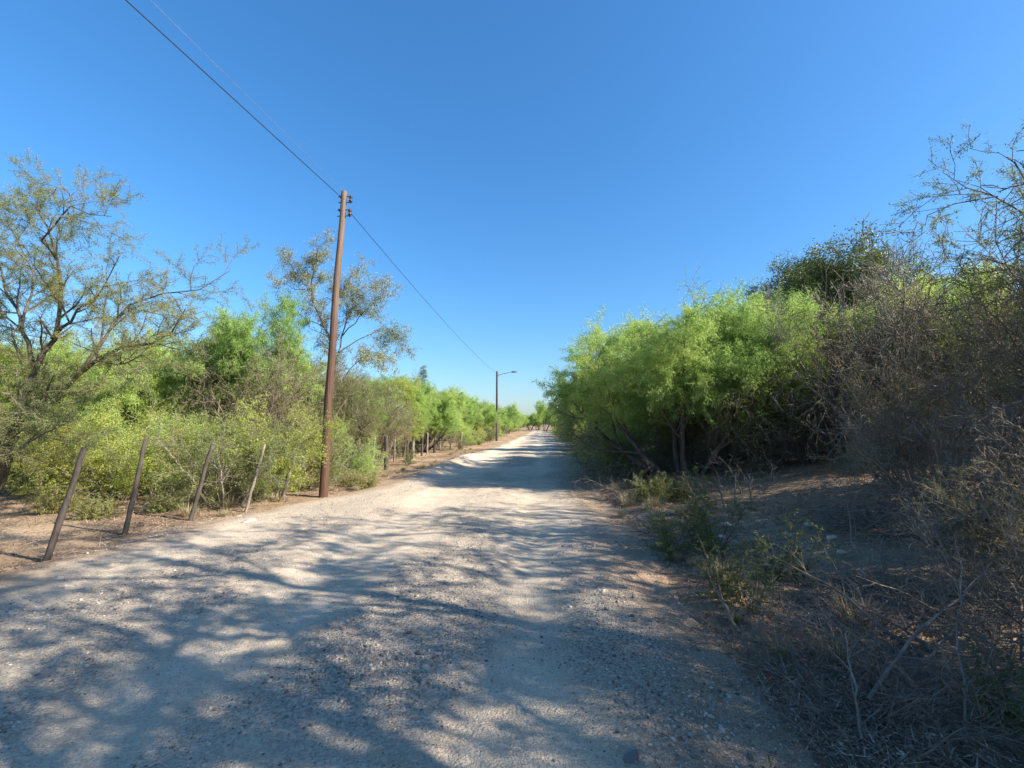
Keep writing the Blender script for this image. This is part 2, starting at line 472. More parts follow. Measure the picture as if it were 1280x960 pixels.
def road_mat():
    m, nt, out = mat('gravel road')
    tc = N(nt, 'ShaderNodeTexCoord')
    g = N(nt, 'ShaderNodeAttribute', attribute_name='gravel')
    ed = N(nt, 'ShaderNodeAttribute', attribute_name='edge')
    n1 = N(nt, 'ShaderNodeTexNoise', Scale=2.2, Detail=8.0, Roughness=0.65)
    n2 = N(nt, 'ShaderNodeTexNoise', Scale=40.0, Detail=6.0, Roughness=0.75)
    v1 = N(nt, 'ShaderNodeTexVoronoi', Scale=70.0)
    v2 = N(nt, 'ShaderNodeTexVoronoi', Scale=150.0)
    for n in (n1, n2, v1, v2): nt.links.new(tc.outputs['Object'], n.inputs['Vector'])
    sand = ramp(nt, n1.outputs['Fac'], [(0.3, (0.52, 0.42, 0.31)), (0.5, (0.66, 0.545, 0.41)), (0.75, (0.75, 0.635, 0.49))])
    grey = ramp(nt, v1.outputs['Color'], [(0.1, (0.25, 0.205, 0.165)), (0.5, (0.47, 0.395, 0.31)), (0.9, (0.64, 0.545, 0.43))])
    # patchy threshold so the gravel breaks up instead of fading
    ad = N(nt, 'ShaderNodeMath', operation='MULTIPLY_ADD'); nt.links.new(n2.outputs['Fac'], ad.inputs[0]); ad.inputs[1].default_value = 1.6; nt.links.new(g.outputs['Fac'], ad.inputs[2])
    mr = N(nt, 'ShaderNodeMapRange'); mr.inputs[1].default_value = 0.85; mr.inputs[2].default_value = 1.6; nt.links.new(ad.outputs[0], mr.inputs[0])
    mx = N(nt, 'ShaderNodeMix', data_type='RGBA'); nt.links.new(mr.outputs[0], mx.inputs[0]); nt.links.new(sand, mx.inputs[6]); nt.links.new(grey, mx.inputs[7])
    # towards the edges the soil of the verge mixes in
    soil = ramp(nt, n1.outputs['Fac'], [(0.3, (0.30, 0.20, 0.13)), (0.7, (0.50, 0.375, 0.26))])
    me_ = N(nt, 'ShaderNodeMath', operation='MULTIPLY_ADD'); nt.links.new(n1.outputs['Fac'], me_.inputs[0]); me_.inputs[1].default_value = -1.2; nt.links.new(ed.outputs['Fac'], me_.inputs[2])
    mr2 = N(nt, 'ShaderNodeMapRange'); mr2.inputs[1].default_value = -0.35; mr2.inputs[2].default_value = 0.25; nt.links.new(me_.outputs[0], mr2.inputs[0])
    mx2 = N(nt, 'ShaderNodeMix', data_type='RGBA'); nt.links.new(mr2.outputs[0], mx2.inputs[0]); nt.links.new(soil, mx2.inputs[6]); nt.links.new(mx.outputs[2], mx2.inputs[7])
    sp = ramp(nt, n2.outputs['Fac'], [(0.32, (0.68, 0.67, 0.65)), (0.6, (1.08, 1.08, 1.08))])
    mx3 = N(nt, 'ShaderNodeMix', data_type='RGBA', blend_type='MULTIPLY'); mx3.inputs[0].default_value = 1; nt.links.new(mx2.outputs[2], mx3.inputs[6]); nt.links.new(sp, mx3.inputs[7])
    p = N(nt, 'ShaderNodeBsdfPrincipled', Roughness=0.92); p.inputs['Specular IOR Level'].default_value = 0.15
    nt.links.new(mx3.outputs[2], p.inputs['Base Color'])
    b1 = N(nt, 'ShaderNodeBump', Strength=0.7, Distance=0.03); nt.links.new(n2.outputs['Fac'], b1.inputs['Height'])
    b2 = N(nt, 'ShaderNodeBump', Strength=0.8, Distance=0.014); b2.invert = True; nt.links.new(v1.outputs['Distance'], b2.inputs['Height']); nt.links.new(b1.outputs[0], b2.inputs['Normal'])
    b3 = N(nt, 'ShaderNodeBump', Strength=0.5, Distance=0.006); b3.invert = True; nt.links.new(v2.outputs['Distance'], b3.inputs['Height']); nt.links.new(b2.outputs[0], b3.inputs['Normal'])
    nt.links.new(b3.outputs[0], p.inputs['Normal']); nt.links.new(p.outputs[0], out.inputs[0])
    return m


def grid_mesh(name, xs, ys, zf, m, extra=None):
    X, Y = np.meshgrid(xs, ys)
    Z = zf(X, Y)
    V = np.stack([X, Y, Z], -1).reshape(-1, 3)
    nx, ny = len(xs), len(ys)
    i = (np.arange(ny - 1)[:, None] * nx + np.arange(nx - 1)[None, :]).ravel()
    F = np.stack([i, i + 1, i + nx + 1, i + nx], 1)
    ex = {k: f(X, Y).ravel() for k, f in (extra or {}).items()}
    return mesh_np(name, V, [(F, 0, None)], [m], smooth=True, extra=ex)


def spaced(a, b, c, fine, n):
    """coordinates from a to b, fine around c"""
    u = np.linspace(np.arcsinh((a - c) / fine), np.arcsinh((b - c) / fine), n)
    return c + fine * np.sinh(u)


def ground_z(x, y):
    h = H(x, y)
    inside = sstep(0.45, 1.0, road_e(x, y)) * (np.asarray(y) < 136)
    nz = 0.05 * (fbm(x * 3, y * 3, 91, 3) - 0.5) * sstep(0.3, -0.5, road_e(x, y))
    return h + nz - 0.14 * inside


gx = np.concatenate([spaced(-900, 900, 0, 2.2, 520)]); gy = spaced(-120, 1500, 4, 2.5, 520)
ground = obj('ground', grid_mesh('ground', gx, gy, ground_z, soil_mat())); tag(ground, kind='structure')
rx = np.linspace(-7.2, 4.0, 320)
ry = np.concatenate([np.linspace(-6, 1.4, 60)[:-1], np.geomspace(1.4, 135, 620)])
road = obj('road', grid_mesh('road', rx, ry, road_z, road_mat(), {'gravel': gravel_mask, 'edge': road_e})); tag(road, kind='structure')

# ------------------------------------------------------------------ gravel, stones, litter


def stone_mat(name, cols):
    m, nt, out = mat(name)
    a = N(nt, 'ShaderNodeAttribute', attribute_name='tint')
    tc = N(nt, 'ShaderNodeTexCoord'); n = N(nt, 'ShaderNodeTexNoise', Scale=25.0, Detail=5.0)
    nt.links.new(tc.outputs['Object'], n.inputs['Vector'])
    ad = N(nt, 'ShaderNodeMath', operation='MULTIPLY_ADD'); nt.links.new(n.outputs['Fac'], ad.inputs[0]); ad.inputs[1].default_value = 0.5
    sb = N(nt, 'ShaderNodeMath', operation='SUBTRACT'); nt.links.new(a.outputs['Fac'], sb.inputs[0]); sb.inputs[1].default_value = 0.25
    nt.links.new(sb.outputs[0], ad.inputs[2])
    c = ramp(nt, ad.outputs[0], cols)
    p = N(nt, 'ShaderNodeBsdfPrincipled', Roughness=0.85); p.inputs['Specular IOR Level'].default_value = 0.2
    nt.links.new(c, p.inputs['Base Color'])
    b = N(nt, 'ShaderNodeBump', Strength=0.5, Distance=0.01); nt.links.new(n.outputs['Fac'], b.inputs['Height']); nt.links.new(b.outputs[0], p.inputs['Normal'])
    nt.links.new(p.outputs[0], out.inputs[0])
    return m


M['stone'] = stone_mat('stone', [(0.05, (0.13, 0.11, 0.10)), (0.35, (0.38, 0.325, 0.26)), (0.7, (0.58, 0.495, 0.395)), (0.95, (0.70, 0.62, 0.52))])
M['stone_dark'] = stone_mat('stone dark', [(0.2, (0.09, 0.085, 0.08)), (0.8, (0.26, 0.245, 0.23))])
M['stone_pale'] = stone_mat('stone pale', [(0.1, (0.34, 0.28, 0.235)), (0.9, (0.52, 0.45, 0.385))])

_ph = (1 + 5 ** .5) / 2
ICO_V = nrm(np.array([(-1, _ph, 0), (1, _ph, 0), (-1, -_ph, 0), (1, -_ph, 0), (0, -1, _ph), (0, 1, _ph), (0, -1, -_ph), (0, 1, -_ph), (_ph, 0, -1), (_ph, 0, 1), (-_ph, 0, -1), (-_ph, 0, 1)], float))
ICO_F = np.array([(0, 11, 5), (0, 5, 1), (0, 1, 7), (0, 7, 10), (0, 10, 11), (1, 5, 9), (5, 11, 4), (11, 10, 2), (10, 7, 6), (7, 1, 8), (3, 9, 4), (3, 4, 2), (3, 2, 6), (3, 6, 8), (3, 8, 9), (4, 9, 5), (2, 4, 11), (6, 2, 10), (8, 6, 7), (9, 8, 1)])


def pebbles(g, P, size):
    n = len(P)
    k = g.uniform(0.68, 1.22, (n, 12, 1)) * ICO_V[None]
    sc = np.stack([g.uniform(.8, 1.3, n), g.uniform(.6, 1.0, n), g.uniform(.4, .75, n)], -1)
    k = k * sc[:, None, :] * size[:, None, None]
    a = g.uniform(0, 6.283, n); ca, sa = np.cos(a)[:, None], np.sin(a)[:, None]
    tl = g.uniform(-.5, .5, n)[:, None]
    x, y, z = k[..., 0], k[..., 1], k[..., 2]
    z = z + x * tl
    V = np.stack([x * ca - y * sa, x * sa + y * ca, z], -1) + P[:, None, :]
    F = (ICO_F[None] + (np.arange(n) * 12)[:, None, None]).reshape(-1, 3)
    return V.reshape(-1, 3), F


g = np.random.default_rng(99)
n = 230000
py_ = np.exp(g.uniform(np.log(1.5), np.log(26), n)); px_ = g.uniform(-6.2, 2.4, n)
e_ = road_e(px_, py_); gm = gravel_mask(px_, py_)
cl = fbm(px_ * 2.3, py_ * 2.0, 101, 3)
keep = (g.random(n) < np.clip((0.10 + 0.9 * gm) * (0.25 + 1.6 * np.clip(cl - .3, 0, 1)), 0, 1)) & (e_ > -0.25 - 0.3 * g.random(n)) & (np.abs(px_ + 0.06 * py_) < 1.3 * py_ + 1.2)
px_, py_, gm = px_[keep], py_[keep], gm[keep]
sz = np.clip(np.exp(g.normal(np.log(0.0046), 0.5, len(px_))), 0.003, 0.03) * (0.75 + 0.5 * gm) * np.clip(0.85 + py_ * 0.015, .9, 1.2)
P_ = np.stack([px_, py_, np.maximum(road_z(px_, py_), H(px_, py_)) + sz * 0.15], -1)
V_, F_ = pebbles(g, P_, sz)
t_ = np.clip(g.normal(0.30, 0.2, len(px_)), 0, 1)
gravel = obj('gravel', mesh_np('gravel', V_, [(F_, 0, np.repeat(t_, 20))], [M['stone']]))
tag(gravel, 'loose grey and tan gravel scattered over the dirt road', 'gravel', kind='stuff')
print('pebbles', len(px_))


def stone_mesh(seed, mt, rough=.28):
    """a lumpy stone with flat facets: subdivided icosahedron cut by random planes"""
    gg = np.random.default_rng(seed)
    V = ICO_V.copy(); F = ICO_F.copy()
    for _ in range(2):
        cache = {}; V = list(V); nf = []
        def mid(a, b):
            k = (min(a, b), max(a, b))
            if k not in cache:
                v = (np.array(V[a]) + np.array(V[b])); V.append(v / np.linalg.norm(v)); cache[k] = len(V) - 1
            return cache[k]
        for a, b, c in F:
            ab, bc, ca = mid(a, b), mid(b, c), mid(c, a)
            nf += [(a, ab, ca), (b, bc, ab), (c, ca, bc), (ab, bc, ca)]
        F = np.array(nf); V = np.array(V)
    for _ in range(11):
        d = nrm(gg.normal(size=3)); h = gg.uniform(.55, .85)
        s = V @ d; ex = np.maximum(s - h, 0); V = V - ex[:, None] * d * 0.92
    V = V * (1 + 1.1 * rough * (fbm(V[:, 0] * 1.7 + seed, V[:, 1] * 1.7 + V[:, 2] * 1.3, seed, 3) - .5))[:, None] + gg.normal(size=V.shape) * 0.018
    V = V * np.array([1.0, .75, .55])
    V[:, 2] += .2
    return mesh_np('stone', V, [(F, 0, np.full(len(F), .5))], [M[mt]])


st_mesh = [stone_mesh(200 + i, 'stone') for i in range(5)]
st_pale = [stone_mesh(300 + i, 'stone_pale') for i in range(3)]
st_dark = [stone_mesh(400 + i, 'stone_dark') for i in range(2)]


def stone(me, px, py, wpx, label, group=None):
    p = at(px, py); z = surf_z(p.x, p.y); p = at(px, py, z)
    s = wpx / FPX * p.y * 0.5
    o = obj('stone', me); o.location = (p.x, p.y, z - s * .24); o.scale = (s, s * .92, s * .9); o.rotation_euler = (0, 0, rng.uniform(0, 6.28))
    tag(o, label, 'stone', group)


stone(stone_mesh(437, 'stone_dark', .5), 788, 946, 28, 'dark grey stone half sunk in the road at the bottom of the picture')
stone(st_pale[0], 533, 836, 17, 'pale cream stone on the gravel ridge, the biggest of a little cluster')
stone(st_pale[1], 529, 852, 12, 'small pale stone just in front of the biggest cream stone on the gravel ridge')
stone(st_pale[2], 311, 652, 20, 'pinkish pale stone at the verge near the foot of the fourth fence post')
stone(st_pale[0], 300, 646, 13, 'small pale stone leaning on the pinkish stone at the verge')
stone(st_mesh[2], 74, 722, 14, 'round light grey stone on dark soil by the nearest leaning fence post')
stone(st_mesh[0], 20, 762, 9, 'small white stone on the dark soil at the left edge of the picture')
stone(st_dark[1], 772, 878, 13, 'small black stone on the shaded gravel, one of a pair')
for i, (a, b, w) in enumerate([(900, 672, 22), (925, 690, 18), (893, 690, 16), (958, 700, 15), (1040, 672, 16), (1010, 655, 12), (870, 700, 12), (1052, 690, 14), (908, 655, 14), (985, 668, 13)]):
    stone(st_mesh[i % 5], a, b, w, 'brown angular stone lying on the right bank near the green saplings', 'stones on the right bank')
for i in range(70):
    a = rng.uniform(30, 840); b = 650 + 300 * rng.random() ** 1.1
    p = at(a, b)
    if road_e(p.x, p.y) < 0.1: continue
    stone(st_mesh[i % 5], a, b, rng.uniform(3.5, 7) * (0.6 + (b - 650) / 400), 'small loose stone among the gravel of the dirt road', 'loose stones on the road')


def litter_mat():
    m, nt, out = mat('leaf litter')
    a = N(nt, 'ShaderNodeAttribute', attribute_name='tint')
    c = ramp(nt, a.outputs['Fac'], [(0.05, (0.07, 0.045, 0.03)), (0.45, (0.18, 0.12, 0.08)), (0.75, (0.30, 0.22, 0.155)), (0.97, (0.40, 0.33, 0.26))])
    p = N(nt, 'ShaderNodeBsdfPrincipled', Roughness=0.8); nt.links.new(c, p.inputs['Base Color']); nt.links.new(p.outputs[0], out.inputs[0])
    return m


M['litter'] = litter_mat()
g = np.random.default_rng(123)
n = 220000
ly = np.exp(g.uniform(np.log(1.6), np.log(30), n)); side = g.random(n) < 0.68
lx = np.where(side, x_right(ly) - 0.25 + g.gamma(1.6, 1.6, n), x_left(ly) + 0.3 - g.gamma(1.5, 1.8, n))
cl = fbm(lx * 1.2, ly * 1.2, 131, 3)
keep = (g.random(n) < np.clip((cl - .3) * 3, .08, 1)) & (np.abs(lx + .06 * ly) < 1.25 * ly + 1.5) & ((lx > x_right(ly) + .1) | (lx < x_left(ly) - .2) | (g.random(n) < .25))
lx, ly = lx[keep], ly[keep]; n = len(lx)
lz = np.maximum(ground_z(lx, ly), road_z(lx, ly)) + g.uniform(.004, .02, n)
d = nrm(np.stack([g.normal(size=n), g.normal(size=n), g.normal(size=n) * .3], -1))
isT = g.random(n) < 0.3
L = np.where(isT, g.uniform(.06, .28, n), g.uniform(.012, .034, n))[:, None] * np.clip(.7 + ly * .03, .8, 1.3)[:, None]
W = np.where(isT, g.uniform(.003, .007, n), g.uniform(.005, .012, n))[:, None] * np.clip(.7 + ly * .03, .8, 1.3)[:, None]
wv = nrm(np.cross(d, np.array([0, 0, 1.0]) + g.normal(size=(n, 3)) * .35)) * W
c0 = np.stack([lx, ly, lz], -1)
V = np.stack([c0 - d * L / 2, c0 + wv, c0 + d * L / 2, c0 - wv], 1).reshape(-1, 3)
litter = obj('leaf_litter', mesh_np('litter', V, [(np.arange(4 * n).reshape(-1, 4), 0, g.random(n))], [M['litter']]))
tag(litter, 'dry brown leaf litter and broken twigs on the verges', 'leaf litter', kind='stuff')

# ------------------------------------------------------------------ utility pole, lines, street lamp


def lathe(prof, sides=24, jitter=0, seed=0):
    gg = np.random.default_rng(seed)
    a = np.arange(sides) * 2 * math.pi / sides
    V = []
    for item in prof:
        r_, z = item[0], item[1]; ox = item[2] if len(item) > 2 else 0; oy = item[3] if len(item) > 3 else 0
        V.append(np.stack([ox + r_ * np.cos(a), oy + r_ * np.sin(a), np.full(sides, z)], -1))
    V = np.concatenate(V)
    n = len(prof)
    i = (np.arange(n - 1)[:, None] * sides + np.arange(sides)[None, :]); j = np.arange(sides); j2 = (j + 1) % sides
    b = np.arange(n - 1)[:, None] * sides
    F = np.stack([b + j, b + j2, b + sides + j2, b + sides + j], -1).reshape(-1, 4)
    return V, F


def xf(V, Mx):
    return V @ np.array(Mx.to_3x3()).T + np.array(Mx.translation)


def rod(a, b, r, sides=10):
    a = np.array(a, float); b = np.array(b, float)
    d = (b - a); l = np.linalg.norm(d)
    q = Vector(d).to_track_quat('Z', 'Y').to_matrix().to_4x4(); q.translation = Vector(a)
    V, F = lathe([(0.0005, 0), (r, 0), (r, l), (0.0005, l)], sides)
    return xf(V, q), F


def pole_mat():
    m, nt, out = mat('pole wood')
    tc = N(nt, 'ShaderNodeTexCoord'); mp = N(nt, 'ShaderNodeMapping'); mp.inputs['Scale'].default_value = (14, 14, .35)
    n = N(nt, 'ShaderNodeTexNoise', Scale=3.0, Detail=9.0, Roughness=.7)
    nt.links.new(tc.outputs['Object'], mp.inputs[0]); nt.links.new(mp.outputs[0], n.inputs['Vector'])
    n2 = N(nt, 'ShaderNodeTexNoise', Scale=2.0, Detail=5.0); nt.links.new(tc.outputs['Object'], n2.inputs['Vector'])
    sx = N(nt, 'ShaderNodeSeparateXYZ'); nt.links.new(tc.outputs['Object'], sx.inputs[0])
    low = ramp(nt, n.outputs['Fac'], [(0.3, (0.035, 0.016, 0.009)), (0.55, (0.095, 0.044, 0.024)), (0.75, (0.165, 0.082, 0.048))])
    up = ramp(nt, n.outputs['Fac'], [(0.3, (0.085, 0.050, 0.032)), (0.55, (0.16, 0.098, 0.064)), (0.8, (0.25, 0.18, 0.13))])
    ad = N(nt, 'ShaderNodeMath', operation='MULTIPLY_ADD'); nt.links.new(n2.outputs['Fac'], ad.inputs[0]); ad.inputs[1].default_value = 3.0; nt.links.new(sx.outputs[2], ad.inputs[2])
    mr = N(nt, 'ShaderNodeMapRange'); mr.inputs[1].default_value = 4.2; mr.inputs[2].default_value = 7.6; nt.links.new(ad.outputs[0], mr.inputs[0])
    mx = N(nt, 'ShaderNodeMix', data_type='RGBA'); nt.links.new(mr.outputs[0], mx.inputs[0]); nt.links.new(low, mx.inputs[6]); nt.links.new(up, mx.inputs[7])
    p = N(nt, 'ShaderNodeBsdfPrincipled', Roughness=.7); nt.links.new(mx.outputs[2], p.inputs['Base Color'])
    b = N(nt, 'ShaderNodeBump', Strength=.9, Distance=.02); nt.links.new(n.outputs['Fac'], b.inputs['Height']); nt.links.new(b.outputs[0], p.inputs['Normal'])
    nt.links.new(p.outputs[0], out.inputs[0]); return m


def plain(name, c, rough=.6, metal=0.0):
    m, nt, out = mat(name)
    tc = N(nt, 'ShaderNodeTexCoord'); n = N(nt, 'ShaderNodeTexNoise', Scale=18.0, Detail=5.0); nt.links.new(tc.outputs['Object'], n.inputs['Vector'])
    cc = ramp(nt, n.outputs['Fac'], [(0.3, tuple(x * .75 for x in c)), (0.7, tuple(min(1, x * 1.2) for x in c))])
    p = N(nt, 'ShaderNodeBsdfPrincipled', Roughness=rough, Metallic=metal); nt.links.new(cc, p.inputs['Base Color']); nt.links.new(p.outputs[0], out.inputs[0])
    return m


M['pole'] = pole_mat()
M['iron'] = plain('dark iron', (0.045, 0.042, 0.042), .55, .6)
M['porcelain'] = plain('brown porcelain', (0.06, 0.03, 0.022), .25)
M['wire'] = plain('black cable', (0.02, 0.02, 0.022), .5)
M['wire_thin'] = plain('bare aluminium wire', (0.42, 0.42, 0.44), .4, .8)
M['galv'] = plain('grey steel', (0.20, 0.21, 0.22), .5, .5)
M['post'] = bark_mat('fence post wood', (0.04, 0.033, 0.028), (0.11, 0.09, 0.078), 14)
M['post_pale'] = bark_mat('weathered pale post', (0.13, 0.11, 0.09), (0.28, 0.24, 0.20), 14)

pb = at(404, 622); pt = atY(430.5, 240, pb.y - 0.05)
PH = pt.z
dx, dy = pt.x - pb.x, pt.y - pb.y
pole = empty('utility_pole', (pb.x, pb.y, H(pb.x, pb.y)))
tag(pole, 'tall reddish brown wooden utility pole leaning slightly by the left verge', 'utility pole')
prof = []
for i in range(41):
    t = i / 40; z = -0.3 + (PH + .3) * t
    k = max(0, z) / PH
    prof.append((0.098 - 0.034 * k + 0.003 * math.sin(z * 5.1) * math.sin(z * 1.7), z, dx * k + 0.035 * math.sin(k * 3.14) * -1 + .008 * math.sin(z * 2.3), dy * k))
prof += [(0.05, PH + .012, dx, dy), (0.02, PH + .03, dx, dy), (0.0005, PH + .032, dx, dy)]
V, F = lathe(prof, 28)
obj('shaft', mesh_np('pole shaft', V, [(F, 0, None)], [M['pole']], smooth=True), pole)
for k, dz in enumerate((0.19, 0.52)):
    kk = (PH - dz) / PH; cx, cy, cz = dx * kk, dy * kk, PH - dz
    # D bracket: two short arms and a vertical spindle on the road side
    ch = []
    for zz in (-.075, .075):
        V, F = rod((cx - .13, cy, cz + zz), (cx + .20, cy, cz + zz), .011); ch.append((V, F, 0, None))
    V, F = rod((cx + .165, cy, cz - .10), (cx + .165, cy, cz + .10), .012); ch.append((V, F, 0, None))
    V, F = rod((cx - .10, cy, cz + .075), (cx - .088, cy, cz + .075), .032); ch.append((V, F, 0, None))
    V, polys = merge(ch)
    br = obj('bracket', mesh_np('bracket', V, polys, [M['iron']]), pole)
    V, F = lathe([(.014, -.058), (.042, -.056), (.045, -.036), (.03, -.022), (.024, 0), (.03, .022), (.045, .036), (.042, .056), (.014, .058)], 18)
    V = V + np.array([cx + .165, cy, cz])
    obj('insulator', mesh_np('insulator', V, [(F, 0, None)], [M['porcelain']], smooth=True), br)

# street lamp far along the same line of poles
lb = at(621, 551); lt = atY(622, 464, lb.y)
lamp = empty('street_lamp', (lb.x, lb.y, H(lb.x, lb.y)))
tag(lamp, 'distant street lamp, a dark pole with a long thin arm over the road', 'street lamp')
LH = lt.z
V, F = lathe([(.14, -.3), (.13, 0), (.115, LH * .5), (.10, LH - .02), (.06, LH + .02), (.001, LH + .025)], 16)
obj('shaft', mesh_np('lamp pole', V, [(F, 0, None)], [M['post']], smooth=True), lamp)
arm = [np.array([.05, 0, LH - .42 + .0]), np.array([.5, 0, LH - .30]), np.array([1.1, 0, LH - .16]), np.array([1.5, 0, LH - .08])]
V, F = tubes([(np.array(arm), np.array([.035, .032, .03, .03]))], 8)
obj('arm', mesh_np('lamp arm', V, [(F, 0, None)], [M['galv']], smooth=True), lamp)
V, F = lathe([(.001, 0), (.04, .0), (.09, .12), (.10, .35), (.06, .62), (.001, .66)], 14)
V = V * np.array([1, .5, 1]); q = Matrix.Rotation(R(86), 4, 'Y'); q.translation = Vector((1.48, 0, LH - .09))
obj('lamp_head', mesh_np('lamp head', xf(V, q), [(F, 0, None)], [M['galv']], smooth=True), lamp)
V, F = rod((.13, 0, LH - .55), (.13, 0, LH - .2), .02)
obj('bracket', mesh_np('lamp bracket', V, [(F, 0, None)], [M['galv']]), lamp)


def cable(a, b, sag, r, m, name, label):
    a = Vector(a); b = Vector(b); pts = []
    for i in range(49):
        t = i / 48; p = a.lerp(b, t); p.z -= sag * 4 * t * (1 - t); pts.append(np.array(p))
    V, F = tubes([(np.array(pts), np.full(49, r))], 6)
    o = obj(name, mesh_np(name, V, [(F, 0, None)], [M[m]], smooth=True)); tag(o, label, 'wire')


ptop = Vector((pb.x + dx, pb.y + dy, 0))
w1 = atY(160, 0, 4.95)
a1 = Vector((ptop.x - .05, ptop.y - .10, PH - .16))
dirb = (w1 - a1) / (w1.y - a1.y)
cable(a1, (a1 + dirb * (-32 - a1.y)) + Vector((0, 0, 0.2)), .12, .0085, 'wire', 'power_line', 'thick black power line running overhead from the near pole to the upper left')
w2 = atY(190, 0, 5.0); a2 = Vector((ptop.x + .02, ptop.y - .08, PH - .02)); dir2 = (w2 - a2) / (w2.y - a2.y)
cable(a2, a2 + dir2 * (-32 - a2.y), .05, .0032, 'wire_thin', 'power_line', 'thin pale bare wire running just above the thick black power line')
cable((ptop.x + .165, ptop.y + .02, PH - .52), (lb.x + (lt.x - lb.x), lb.y, LH - .25), .35, .0075, 'wire', 'power_line', 'black power line running from the near pole away to the distant lamp')

# ------------------------------------------------------------------ fence posts


def post(pbase, ptop_, r, mt, label, Y=None, seed=0, group='fence posts left of the road'):
    b = at(*pbase); z = H(b.x, b.y); b = at(pbase[0], pbase[1], float(z))
    t = atY(ptop_[0], ptop_[1], b.y + (0.0 if Y is None else Y))
    gg = random.Random(seed)
    pts, rr = [], []
    d = t - b
    off = Vector((0, 0, 0))
    for i in range(12):
        k = -.12 + 1.12 * i / 11
        off += Vector((gg.uniform(-1, 1), gg.uniform(-1, 1), 0)) * .008
        pts.append(np.array(d * k + off)); rr.append(r * (1.1 - .25 * max(k, 0)) * gg.uniform(.92, 1.08))
    pts.append(pts[-1] + np.array(d.normalized()) * .012); rr.append(r * .5); pts.append(pts[-1] + np.array(d.normalized()) * .002); rr.append(.001)
    V, F = tubes([(np.array(pts), np.array(rr))], 12)
    o = obj('fence_post', mesh_np('fence post', V, [(F, 0, None)], [M[mt]], smooth=True)); o.location = (b.x, b.y, b.z)
    tag(o, label, 'fence post', group)


post((57, 703), (107, 560), .034, 'post', 'dark leaning fence post nearest the camera, at the left of the picture', seed=1)
post((155, 668), (181, 549), .032, 'post', 'second leaning grey fence post, its top splintered, at the left verge', seed=2)
post((238, 651), (265, 557), .032, 'post', 'third grey fence post leaning right behind the sandy verge', seed=3)
post((308, 640), (331, 556), .026, 'post_pale', 'thin pale fence stake in front of the yellow-green bush', seed=4)
post((352, 626), (368, 570), .045, 'post_pale', 'short pale thick fence post just left of the utility pole', seed=5)
post((447, 598), (449, 549), .035, 'post', 'dark forked fence post just right of the utility pole', seed=6)
post((466, 592), (470, 545), .035, 'post_pale', 'pale fence post, second to the right of the utility pole', seed=7)
for i, (x, yb, yt) in enumerate([(482, 586, 545), (493, 578, 536), (508, 578, 543), (516, 574, 546), (527, 570, 540), (534, 568, 541), (543, 566, 533), (550, 563, 531), (563, 562, 541), (576, 560, 540), (590, 557, 541), (603, 555, 541)]):
    post((x, yb), (x + 1, yt), .05 if i % 3 else .075, 'post_pale' if i % 2 else 'post', 'upright fence post in the distant stretch of the left fence', seed=20 + i, group='distant fence posts on the left')

# ------------------------------------------------------------------ particular trees


def loc3(v): return (v.x, v.y, v.z)


def limbs_px(rows, base):
    """limb polylines through places of the photograph at a distance Y, made relative to the base"""
    res = []
    for pts, r0, r1 in rows:
        res.append(([atY(*p) - base for p in pts], r0 * .78, r1 * .8))
    return res


THORN = dict(seg=[.35, .26, .18, .13], wig=[.15, .26, .32, .34], trop=[.03, .03, .02, .0], taper=[.35, .35, .4, .5], rmin=.0035, per_m=True,
             n=[0, 3.2, 5.0, 7.5], start=[0, .2, .12, .1], ang=[0, .75, .8, .85], len=[3, 1.05, .62, .36], rad=[.1, .024, .011, .005], leaf_lvls=(2, 3),
             leaves=150000, off=.03, clump=.35, ll=.045, lw=.0085, droop=.15, along=.3, tipshort=.35)
b0 = at(-22, 640); b0.z = H(b0.x, b0.y)
Y = b0.y
rows = [
    ([(-22, 645, Y), (0, 600, Y), (19, 537, Y + .1), (47, 453, Y + .3), (70, 410, Y + .4), (85, 350, Y + .3), (75, 300, Y + .2), (60, 262, Y), (48, 236, Y - .1)], .11, .015),
    ([(-20, 640, Y), (0, 580, Y - .1), (28, 512, Y - .3), (72, 488, Y - .4), (103, 460, Y - .5), (137, 437, Y - .6), (163, 417, Y - .7), (204, 417, Y - .8), (233, 399, Y - .9), (250, 368, Y - 1)], .10, .012),
    ([(103, 460, Y - .5), (140, 412, Y - .3), (172, 366, Y - .2), (219, 350, Y), (265, 342, Y + .2), (306, 320, Y + .3)], .05, .006),
    ([(47, 453, Y + .3), (30, 400, Y + .7), (10, 340, Y + 1), (-15, 280, Y + 1.2)], .06, .015),
    ([(70, 410, Y + .4), (108, 372, Y + .1), (145, 338, Y), (160, 300, Y - .2)], .045, .01),
    ([(75, 300, Y + .2), (60, 280, Y), (72, 258, Y - .2), (100, 233, Y - .4), (125, 243, Y - .5), (150, 246, Y - .6)], .03, .006),
    ([(100, 240, Y - .4), (94, 220, Y - .4), (80, 204, Y - .4)], .014, .005),
    ([(0, 575, Y - .1), (20, 560, Y - .5), (47, 544, Y - .8), (95, 518, Y - 1.1)], .035, .008),
    ([(-22, 640, Y), (-42, 500, Y - .3), (-50, 380, Y - .5), (-38, 270, Y - .6), (-10, 225, Y - .6)], .09, .012),
    ([(137, 437, Y - .6), (160, 440, Y - .9), (190, 432, Y - 1.3), (215, 440, Y - 1.5)], .03, .006),
    ([(30, 400, Y + .7), (45, 330, Y + 1), (25, 285, Y + 1.1), (8, 245, Y + 1)], .035, .008),
]
tp = tree_proto('thorn tree', 81, THORN, 'leaf_grey', limbs=limbs_px(rows, b0))
place('thorn_tree', tp, loc3(b0), 0, .94, 'open thorn tree with dark crooked limbs at the left edge beyond the fence', 'tree')

